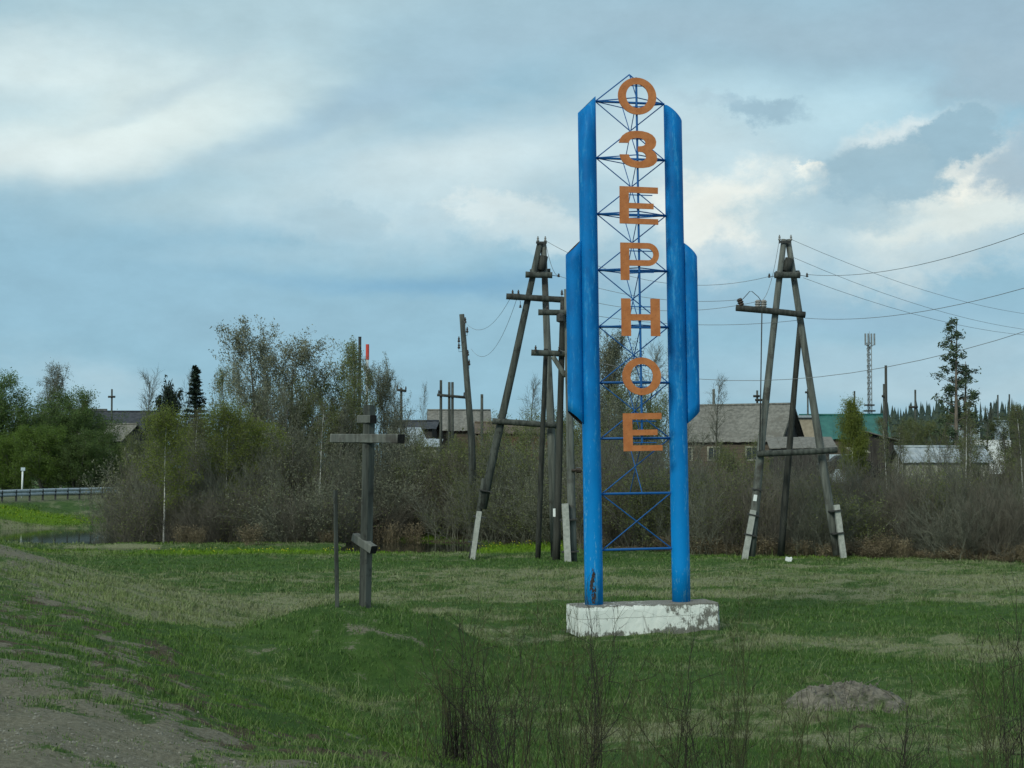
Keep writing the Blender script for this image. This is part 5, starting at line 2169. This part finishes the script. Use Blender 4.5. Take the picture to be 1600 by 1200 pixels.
    # saplings near the viewer: few thin shoots
    for i in range(5):
        rg = np.random.RandomState(401 + i)
        P = Plant()
        for s_ in range((6, 8, 5, 9, 7)[i]):
            b = Vector((rg.normal(0, .16), rg.normal(0, .16), -.08))
            d0 = rdir(rg, Vector((0, 0, 1)), R(6 + 16 * rg.rand()))
            L = 1.0 + 1.1 * rg.rand()
            pts, _ = branch(b, d0, L, 8, rg, 0.115, 0.05)
            r0 = 0.0046 + 0.0048 * rg.rand()
            P.crown.poly(pts, [r0 * (1 - .85 * k / 8) + .0008 for k in range(9)], 5, False)
            for j in range(9):
                q, d1 = at(pts, .22 + .75 * (j + rg.rand()) / 9)
                sp, _ = branch(q, rdir(rg, d1, R(22 + 34 * rg.rand())), L * .30 * (.3 + 1.1 * rg.rand()), 4, rg, .15, .05)
                P.crown.poly(sp, [.0036, .003, .0026, .002, .001], 4, False)
                for k in range(3):
                    q2, d2 = at(sp, .2 + .8 * rg.rand())
                    tp, _ = branch(q2, rdir(rg, d2, R(30)), .13 * (.4 + rg.rand()), 2, rg, .1, .05)
                    P.crown.poly(tp, [.0023, .0017, .0009], 3, False)
                    P.tips.append(tuple(tp[2]))
        P.leaves(rg, 1, 0.005, 0.004, aspect=2.0)
        reg('sapling_%d' % i, P, 2.0, 1.0, None, [M['twig_dark' if i % 2 else 'twig_olive'], M['leaf_olive']])
    # dense old tangle: many upright grey stalks
    rg = np.random.RandomState(420)
    P = Plant()
    for s_ in range(70):
        b = Vector((rg.normal(0, .13), rg.normal(0, .10), -.08))
        pts, _ = branch(b, rdir(rg, Vector((0, 0, 1)), R(9) * abs(rg.normal(0, .7))), .35 + .6 * rg.rand(), 4, rg, .08, .03)
        r0 = .0042 + .005 * rg.rand()
        P.crown.poly(pts, [r0 * (1 - .7 * k / 4) for k in range(5)], 4, False)
        if s_ % 3 == 0:
            for j in range(4):
                q, d1 = at(pts, .3 + .7 * rg.rand())
                sp, _ = branch(q, rdir(rg, d1, R(35)), .25 * (.4 + rg.rand()), 3, rg, .1, .05)
                P.crown.poly(sp, [.0022, .0018, .0014, .0007], 4, False)
    reg('tangle', P, 0.9, 0.6, None, [M['twig_dark']])


mk()


def plant(proto, px, d, ytop, wpx, name, label, cat, group=None, rz=None, lean=0.0):
    tme, cme, H, Wd = PROTO[proto]
    b = gz(px, d)
    top = W(px, ytop, d).z
    sz = max(0.1, (top - b.z) / H)
    sx = (wpx / FPX * d) / Wd if wpx else sz
    rz = rnd.uniform(0, 6.28) if rz is None else rz
    if tme is None:
        o = link(name, cme, None, b, (0, lean, rz), (sx, sx, sz))
        return tag(o, label, cat, group)
    r = thing(name, b, label, cat, group, (0, lean, rz))
    r.scale = (sx, sx, sz)
    link("trunk", tme, r)
    link("crown", cme, r)
    return r


# trees by the road on the left
GL = "trees and bushes behind the road on the left"
for (pr, px, d, yt, w, nm, lab) in (
    ('bush_dark', 8, 142, 620, 120, 'willow_bush', "tall dark green willow bush at the left rim behind the marker post"),
    ('bush_dark', 72, 150, 640, 110, 'willow_bush', "green willow bush below the brown birch crown"),
    ('bush_dark', 112, 146, 640, 110, 'willow_bush', "dark green willow bush left of the gabled grey roof"),
    ('bush_dark', 152, 139, 692, 80, 'willow_bush', "round dark willow bush at the guardrail's right end"),
    ('bush_green', 70, 136, 682, 100, 'willow_bush', "light green young bush right behind the marker post"),
    ('bush_dark', 120, 136, 690, 90, 'willow_bush', "low dark green bush behind the middle of the guardrail"),
    ('bush_green', 20, 137, 690, 90, 'willow_bush', "low light green bush behind the guardrail's left stretch"),
    ('bush_dark', -40, 140, 622, 110, 'willow_bush', "dark green bush cut by the left rim of the photo"),
    ('bush_dark', 178, 142, 706, 60, 'willow_bush', "small dark bush below the grey gable roof"),
    ('birch_brown', 97, 165, 589, 66, 'birch_tree', "brownish budding birch crown above the left bushes"),
    ('birch_brown', 75, 168, 606, 50, 'birch_tree', "smaller brownish birch left of the tall brown birch crown"),
):
    plant(pr, px, d, yt, w, nm, lab, 'bush' if 'bush' in nm else 'tree', GL)

GM = "trees of the thicket left of the sign"
for (pr, px, d, yt, w, nm, lab) in (
    ('willow_a', 437, 90, 543, 168, 'willow_tree', "largest grey-green willow, round crown highest in the left thicket"),
    ('willow_b', 548, 92, 553, 110, 'willow_tree', "tall olive willow below the two boiler chimneys"),
    ('willow_b', 385, 94, 585, 80, 'willow_tree', "olive willow at the left flank of the largest willow"),
    ('willow_a', 592, 94, 590, 70, 'willow_tree', "thin grey willow at the right flank of the olive willow"),
    ('willow_b', 500, 88, 640, 100, 'willow_tree', "lower olive willow between the two tallest willows"),
    ('willow_b', 330, 92, 664, 90, 'willow_tree', "low olive willow right of the pale birch under the spruce"),
    ('birch_tall', 258, 79, 662, 78, 'birch_tree', "yellow-green birch with white stem under the young pine"),
    ('birch_tall', 354, 81, 654, 84, 'birch_tree', "yellow-green birch with white stem left of the largest willow"),
    ('birch_bare', 501, 79, 640, 44, 'birch_tree', "slender bare birch with bright white stem left of the cross"),
    ('birch_bare', 300, 88, 650, 50, 'birch_tree', "slender budding birch between the two yellow-green birches"),
    ('birch_green', 405, 83, 677, 84, 'birch_tree', "olive birch in front of the largest willow"),
    ('spruce', 305, 104, 570, 118, 'spruce_tree', "lone dark spruce tip above the left thicket"),
    ('pine_young', 264, 106, 630, 64, 'pine_tree', "dark rounded young pine left of the lone spruce"),
    ('bare', 228, 120, 598, 74, 'bare_tree', "leafless tree left of the dark young pine"),
    ('bare', 290, 108, 598, 50, 'bare_tree', "leafless tree close beside the lone spruce"),
    ('bare', 375, 100, 575, 60, 'bare_tree', "leafless tree at the left of the largest willow crown"),
    ('bare', 620, 100, 610, 50, 'bare_tree', "leafless tree right of the olive willow"),
    ('bush_grey', 330, 84, 700, 120, 'willow_bush', "grey-brown bush at the foot of the two yellow-green birches"),
    ('bush_grey', 455, 82, 690, 130, 'willow_bush', "broad grey-brown bush at the foot of the largest willow"),
    ('bush_grey', 585, 84, 690, 120, 'willow_bush', "grey-brown bush beside the upright of the cross"),
    ('bush_grey', 215, 86, 728, 110, 'willow_bush', "grey-brown bush at the thicket's left foot by the guardrail's end"),
    ('bush_olive', 660, 84, 735, 120, 'willow_bush', "low olive bush above the small dark pond right of the cross"),
    ('bush_olive', 228, 93, 690, 70, 'willow_bush', "olive bush at the thicket's left end under the gabled roof"),
    ('bush_grey', 282, 96, 666, 80, 'willow_bush', "grey bush below the lone dark spruce"),
    ('bush_olive', 312, 90, 679, 100, 'willow_bush', "olive bush between the two yellow-green birches"),
    ('bush_olive', 380, 90, 658, 110, 'willow_bush', "olive bush under the left flank of the largest willow"),
    ('bush_grey', 420, 86, 624, 110, 'willow_bush', "grey bush against the trunk of the largest willow"),
    ('bush_olive', 465, 88, 620, 110, 'willow_bush', "olive bush under the right flank of the largest willow"),
    ('bush_grey', 520, 86, 650, 100, 'willow_bush', "grey bush at the foot of the olive willow left of the cross"),
    ('bush_olive', 555, 88, 640, 110, 'willow_bush', "olive bush right behind the head of the cross"),
    ('bush_grey', 600, 90, 655, 100, 'willow_bush', "grey bush behind the right arm of the cross"),
    ('bush_olive', 640, 92, 690, 90, 'willow_bush', "low olive bush below the pale tin roofs"),
    ('bush_olive', 700, 86, 705, 100, 'willow_bush', "low olive bush below the leaning pole"),
    ('bush_olive', 745, 88, 700, 90, 'willow_bush', "olive bush at the left leg of the left A-frame pole"),
    ('bush_grey', 790, 84, 690, 100, 'willow_bush', "grey bush between the left A-frame pole's leg and prop"),
    ('bush_olive', 815, 90, 665, 100, 'willow_bush', "olive bush before the red-brown house"),
    ('bare', 660, 140, 610, 24, 'bare_tree', "thin leafless sapling sticking up by the far crossarm pole"),
):
    plant(pr, px, d, yt, w, nm, lab, 'bush' if 'bush' in nm else 'tree', GM)

GR = "trees behind and right of the sign"
for (pr, px, d, yt, w, nm, lab) in (
    ('willow_a', 958, 92, 551, 110, 'willow_tree', "tall thin willow crown seen through the sign's lattice"),
    ('bare', 1012, 95, 560, 90, 'bare_tree', "leafless tree seen through the lattice under the letter Н"),
    ('bare', 1062, 98, 568, 70, 'bare_tree', "leafless tree behind the sign's right pillar"),
    ('willow_b', 990, 90, 620, 120, 'willow_tree', "olive willow behind the sign's two lowest letters"),
    ('bare', 828, 100, 606, 60, 'bare_tree', "leafless tree behind the left A-frame pole"),
    ('willow_b', 870, 90, 655, 90, 'willow_tree', "olive willow between the left A-frame pole's legs and the sign"),
    ('bare', 1120, 120, 600, 60, 'bare_tree', "leafless tree above the old house roof's left end"),
    ('bush_olive', 900, 84, 660, 90, 'willow_bush', "olive bush behind the sign's left pillar"),
    ('bush_grey', 965, 82, 640, 110, 'willow_bush', "grey bush seen through the lattice left of the lowest letter"),
    ('bush_olive', 1015, 84, 640, 110, 'willow_bush', "olive bush seen through the lattice right of the lowest letter"),
    ('bush_grey', 1085, 78, 690, 100, 'willow_bush', "grey bush right of the sign before the old house"),
    ('bush_olive', 1150, 80, 708, 100, 'willow_bush', "olive bush under the old house's windows"),
    ('birch_lime', 1327, 110, 644, 54, 'birch_tree', "bright lime-green birch before the green roof"),
    ('pine', 1493, 112, 503, 84, 'pine_tree', "tall ragged pine standing far above the right thicket"),
    ('pine', 1508, 114, 565, 84, 'pine_tree', "second lower pine leaning on the tall ragged pine"),
    ('birch_bare', 1386, 72, 668, 34, 'birch_tree', "thin white-stemmed birch before the plank barn"),
    ('birch_bare', 1399, 73, 676, 34, 'birch_tree', "thin white-stemmed birch just right of the plank barn"),
    ('birch_bare', 1407, 76, 690, 30, 'birch_tree', "thinnest of the white birches right of the plank barn"),
    ('birch_bare', 1504, 66, 640, 44, 'birch_tree', "white-stemmed birch in front of the tall pine"),
    ('birch_bare', 1516, 68, 668, 40, 'birch_tree', "white birch in front of the tin roof's right half"),
    ('birch_bare', 1455, 72, 700, 30, 'birch_tree', "short white birch before the tin roof's left half"),
    ('birch_bare', 1482, 70, 690, 36, 'birch_tree', "slanting white birch before the middle of the tin roof"),
    ('birch_bare', 1597, 62, 650, 50, 'birch_tree', "white birch at the right rim of the thicket"),
    ('willow_b', 1410, 135, 655, 60, 'willow_tree', "olive bush-like willow right of the plank barn roof"),
    ('willow_b', 1445, 140, 650, 70, 'willow_tree', "green-brown willow above the tin roof's left half"),
    ('willow_b', 1480, 145, 655, 60, 'willow_tree', "green-brown willow at the foot of the tall pine"),
    ('willow_b', 1590, 120, 640, 80, 'willow_tree', "brown willow at the right rim above the white fence"),
    ('willow_b', 1570, 70, 690, 110, 'willow_tree', "broad brown willow in the thicket's right end"),
    ('bare', 1540, 125, 645, 50, 'bare_tree', "leafless tree between the white hut and the pine"),
    ('spruce', 1520, 230, 648, 16, 'spruce_tree', "far dark spruce right of the pine above the white shed"),
    ('spruce', 1548, 240, 628, 18, 'spruce_tree', "far dark spruce left of the narrow white hut"),
    ('spruce', 1382, 230, 640, 20, 'spruce_tree', "far dark spruce under the tall thin pole"),
):
    plant(pr, px, d, yt, w, nm, lab, 'bush' if 'bush' in nm else 'tree', GR)

# shrub thickets
rs = random.Random(77)
kinds = ['shrub_%d' % i for i in range(6)]


def zone(n, x0, x1, base, top, wpx, label, group, pick, rows=2, dd=4.0):
    for i in range(n):
        px = x0 + (x1 - x0) * (i + rs.random()) / n
        row = i % rows
        d = base(px) + row * dd + rs.uniform(-0.8, 1.4)
        yt = top(px) + rs.uniform(-26, 26) + (40 if row == 0 else 0)
        lb = next(l for lim, l in label if px <= lim)
        plant(rs.choice(pick), px, d, yt, wpx * rs.uniform(0.8, 1.3), 'bare_shrub', lb, 'shrub', group)


I = np.interp
zone(46, 180, 640, lambda p: float(I(p, [180, 300, 520, 640], [84, 79, 76, 80])), lambda p: float(I(p, [180, 240, 350, 500, 640], [755, 725, 715, 715, 730])), 88,
     [(270, "grey-brown shrub at the left thicket's end beside the guardrail"), (400, "grey-brown shrub of the left thicket below the yellow-green birches"), (520, "grey-brown shrub of the left thicket below the largest willow"), (999, "grey-brown shrub of the left thicket right behind the wooden cross")], "shrubs of the left thicket", ['shrub_0', 'shrub_1', 'shrub_2', 'shrub_3', 'shrub_5'], 3, 3.5)
zone(26, 625, 920, lambda p: float(I(p, [625, 700, 920], [84, 78, 70])), lambda p: float(I(p, [625, 700, 800, 920], [725, 718, 700, 690])), 84,
     [(740, "budding olive-grey shrub in the thicket between cross and left A-frame pole"), (9999, "budding olive-grey shrub in the thicket behind the left A-frame pole")], "shrubs of the middle thicket", ['shrub_4', 'shrub_5', 'shrub_3', 'shrub_1'], 3, 4)
zone(66, 915, 1640, lambda p: float(I(p, [915, 1100, 1350, 1600], [66, 62.5, 60.5, 56.5])), lambda p: float(I(p, [915, 1080, 1200, 1400, 1640], [700, 722, 734, 738, 718])), 92,
     [(1075, "grey-brown shrub of the right thicket seen through the sign's lattice"), (1165, "grey-brown shrub of the right thicket between sign and right A-frame pole"), (1320, "grey-brown shrub of the right thicket behind the right A-frame pole's legs"), (1420, "grey-brown shrub of the right thicket below the plank barn"), (1550, "grey-brown shrub of the right thicket below the tin roofed shed"), (9999, "grey-brown shrub at the right thicket's end below the white fence")], "shrubs of the right thicket", ['shrub_0', 'shrub_1', 'shrub_2', 'shrub_2', 'shrub_3', 'shrub_4'], 4, 4)

for (px, d, yt, w, pr, lb) in ((335, 76, 775, 90, 'shrub_2', "dark rounded low shrub at the foot of the second white birch"), (380, 77, 768, 110, 'shrub_3', "broad dark shrub at the pond bank right of the second white birch"), (470, 75.5, 772, 110, 'shrub_2', "dark rounded shrub at the pond bank left of the slender bare birch"),
                               (520, 76, 785, 100, 'shrub_3', "low dark shrub right of the slender bare birch"), (215, 79, 770, 90, 'shrub_3', "low dark shrub at the very left foot of the thicket"), (290, 77, 790, 80, 'shrub_2', "small dark shrub between the two white birches"), (425, 76, 790, 80, 'shrub_0', "small grey shrub at the pond bank below the largest willow")):
    plant(pr, px, d, yt, w, 'bare_shrub', lb, 'shrub', "shrubs of the left thicket")
for i in range(9):
    px = 260 + 430 * (i + rs.random()) / 9
    plant('weed', px, rs.uniform(72, 78), rs.uniform(822, 832), rs.uniform(16, 30), 'dead_weed', "tan dead weed clump on the pond bank below the left thicket", 'weed', "dead weeds on the pond bank")

# low dead weeds along the foot of the right thicket
for i in range(30):
    px = 900 + 720 * ((i + rs.random()) / 30) ** 0.7
    d = float(I(px, [900, 1100, 1350, 1620], [65, 61.5, 59.5, 55.8])) + rs.uniform(-.4, .6)
    plant('weed', px, d, 852 + rs.uniform(-14, 10) + (px > 1400) * 6, 34 * rs.uniform(.6, 1.3), 'dead_weed', "low brown dead weed at the thicket's foot along the meadow edge", 'weed', "dead weeds along the thicket foot")


# far spruce wood, one mass
def forest():
    rg = np.random.RandomState(66)
    mb = MB()
    k = 0
    for i in range(420):
        d = rg.uniform(420, 640)
        px = rg.uniform(1250, 1900) if i < 330 else rg.uniform(-250, 1250)
        g0 = gz(px, d)
        yt = 644 + rg.normal(0, 9) if px > 1370 else 668 + rg.normal(0, 6)
        top = W(px, yt, d).z
        h = max(6, top - g0.z)
        rr = 1.8 + rg.rand() * 2.4
        lay = 9
        for j in range(lay):
            t = j / lay
            z0 = g0.z + h * (0.12 + .88 * t)
            r_ = rr * (1 - t) ** .8 + .12
            n = 7
            vs = [(g0.x + math.cos(6.283 * q / n + j) * r_ * (0.65 + .6 * rg.rand()), g0.y + math.sin(6.283 * q / n + j) * r_, z0 - .25 * r_ * rg.rand()) for q in range(n)]
            vs.append((g0.x, g0.y, z0 + h * .88 / lay * 1.7))
            mb.add(vs, [(q, (q + 1) % n, n) for q in range(n)])
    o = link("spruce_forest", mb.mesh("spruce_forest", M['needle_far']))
    o['kind'] = 'stuff'
    tag(o, "far dark spruce wood along the horizon behind the village", "forest")


forest()


# ------------------------------------------------------------------ near things in the grass
def soil_heap():
    b = gz(1312, 21.6)
    rg = np.random.RandomState(31)
    mb = MB()
    nr, na = 26, 64
    heap_z = lambda x, y: .24 * math.exp(-((x - .12) / .55) ** 2 - ((y - .15) / .42) ** 2) + .17 * math.exp(-((x + .5) / .36) ** 2 - ((y + .2) / .4) ** 2) + .15 * math.exp(-((x - .65) / .3) ** 2 - (y / .35) ** 2) + .08 * math.exp(-(x / .9) ** 2 - (y / .8) ** 2)
    vs = [(0, 0, heap_z(0, 0))]
    for i in range(1, nr + 1):
        t = i / nr
        for j in range(na):
            a = 6.283 * j / na
            rx, ry = 1.08, 0.95
            x, y = math.cos(a) * rx * t, math.sin(a) * ry * t
            ridge_ = heap_z(x, y)
            nz = float(fbm(np.array([x * 5 + 9]), np.array([y * 5 + 3]), 71, 4)[0]) - .5
            zz = ridge_ + nz * .24 * (1 - t ** 4) - 0.16 * t ** 3
            vs.append((x * (1 + .12 * nz), y, zz))
    fs = [(0, 1 + j, 1 + (j + 1) % na) for j in range(na)]
    for i in range(nr - 1):
        o_ = 1 + i * na
        for j in range(na):
            j2 = (j + 1) % na
            fs.append((o_ + j, o_ + na + j, o_ + na + j2, o_ + j2))
    mb.add(vs, fs, 0, True)
    for k in range(260):
        a, t = rg.rand() * 6.283, rg.rand() ** .6
        x, y = math.cos(a) * 1.0 * t, math.sin(a) * .9 * t
        zz = heap_z(x, y) - .14 * t ** 3 + .02
        r_ = .008 + .022 * rg.rand() ** 2
        q = [(x - r_, y, zz), (x, y - r_, zz), (x + r_, y, zz), (x, y + r_, zz), (x, y, zz + r_ * 1.2)]
        mb.add(q, [(0, 1, 4), (1, 2, 4), (2, 3, 4), (3, 0, 4)])
    for k in range(46):
        a, t = rg.rand() * 6.283, rg.rand() ** .6
        x, y = -.15 + math.cos(a) * .85 * t, -.1 + math.sin(a) * .7 * t
        zz = heap_z(x, y) - .14 * t ** 3 + .02
        b_, l_ = rg.rand() * 6.283, .12 + .22 * rg.rand()
        mb.poly([(x, y, zz), (x + math.cos(b_) * l_, y + math.sin(b_) * l_ * .6, zz + .03 + .12 * rg.rand())], .004, 3, False)
    o = link("soil_heap", mb.mesh("soil_heap", M['soil']), None, (b.x, b.y, b.z - 0.03))
    tag(o, "low heap of bare grey soil in the grass right of the plinth", "soil heap")


soil_heap()

# litter by the right pole
b = gz(1230, 57)
mb = MB()
mb.box((0, 0, .07), (.22, .12, .16), Matrix.Rotation(R(14), 3, 'Y'))
mb.box((.09, .02, .10), (.08, .1, .1), Matrix.Rotation(R(-20), 3, 'Y'))
o = link("litter_carton", mb.mesh("litter_carton", M['white_paint']), None, b)
tag(o, "small white carton lying in the grass under the right A-frame pole", "carton")

# saplings along the foot of the bank, nearest to the viewer
GS = "bare saplings in front of the sign"
sap = [
    (715, 14.0, 'tangle', 1035, 70, "dense dark tangle of upright stalks below the sapling that forks right"),
    (728, 14.1, 'sapling_0', 905, 120, "dark forked sapling growing out of the dense stalk tangle"),
    (760, 13.4, 'sapling_3', 960, 110, "thin bare sapling just right of the dense stalk tangle"),
    (800, 13.0, 'sapling_1', 930, 110, "upright olive sapling between stalk tangle and plinth"),
    (838, 13.3, 'sapling_2', 895, 110, "tall sapling whose tips reach the pole's concrete stub"),
    (905, 13.6, 'sapling_1', 890, 90, "thin sapling rising in front of the plinth's left end"),
    (925, 13.0, 'sapling_4', 960, 110, "sapling with shoots crossing the plinth's white face"),
    (1030, 12.6, 'sapling_2', 985, 120, "sapling standing below the middle of the plinth"),
    (1085, 13.0, 'sapling_3', 990, 130, "bent dark sapling below the plinth's right half"),
    (1125, 13.4, 'sapling_1', 940, 80, "sapling in front of the plinth's right end"),
    (1150, 13.8, 'sapling_4', 890, 70, "tall thin sapling just right of the plinth"),
    (1190, 12.5, 'sapling_0', 1020, 110, "low sapling between the plinth and the soil heap"),
    (1255, 12.5, 'sapling_4', 1060, 120, "low dark sapling in front of the soil heap's left foot"),
    (1340, 12.6, 'sapling_1', 1080, 130, "low sapling in front of the soil heap's right foot"),
    (1420, 13.0, 'sapling_3', 1070, 120, "low sapling right of the soil heap"),
    (1500, 14.0, 'sapling_2', 1010, 120, "reddish sapling left of the tall one at the right rim"),
    (1562, 15.0, 'sapling_3', 895, 90, "tall sapling near the right rim of the meadow"),
    (1590, 13.0, 'sapling_0', 1000, 120, "dark sapling at the lower right corner"),
    (745, 13.8, 'sapling_2', 920, 90, "long-shooted sapling leaning right out of the stalk tangle"),
    (820, 13.6, 'sapling_0', 880, 80, "very slim sapling reaching as high as the left A-frame pole's foot"),
    (880, 13.9, 'sapling_2', 870, 70, "slim sapling reaching up to the concrete stub's foot"),
    (915, 12.7, 'sapling_3', 930, 110, "dark sapling before the plinth's left corner"),
    (1005, 12.3, 'sapling_4', 1010, 110, "sapling between the plinth's middle and the photo's lower rim"),
    (1140, 13.2, 'sapling_2', 905, 80, "sapling with two tall shoots by the plinth's right end"),
    (1535, 13.4, 'sapling_4', 960, 110, "sapling left beside the tall one at the right rim"),
    (1600, 14.2, 'sapling_1', 930, 110, "sapling cut by the right rim of the photo"),
    (655, 13.5, 'sapling_4', 1020, 100, "thin low sapling left of the dense stalk tangle"),
    (585, 15.5, 'sapling_2', 1090, 80, "small sapling on the mound's near foot"),
]
for (px, d, pr, yt, w, lab) in sap:
    plant(pr, px, d, yt, w, 'bare_sapling', lab, 'sapling', GS)
for i in range(11):
    px = 690 + 930 * (i + rs.random()) / 11
    d = rs.uniform(11.2, 12.6)
    plant('sapling_%d' % rs.randrange(5), px, d, rs.uniform(1050, 1120), 90, 'bare_sapling', "low bare twigs sprouting from the grass along the photo's lower rim", 'sapling', "low bare twigs at the foot of the bank")
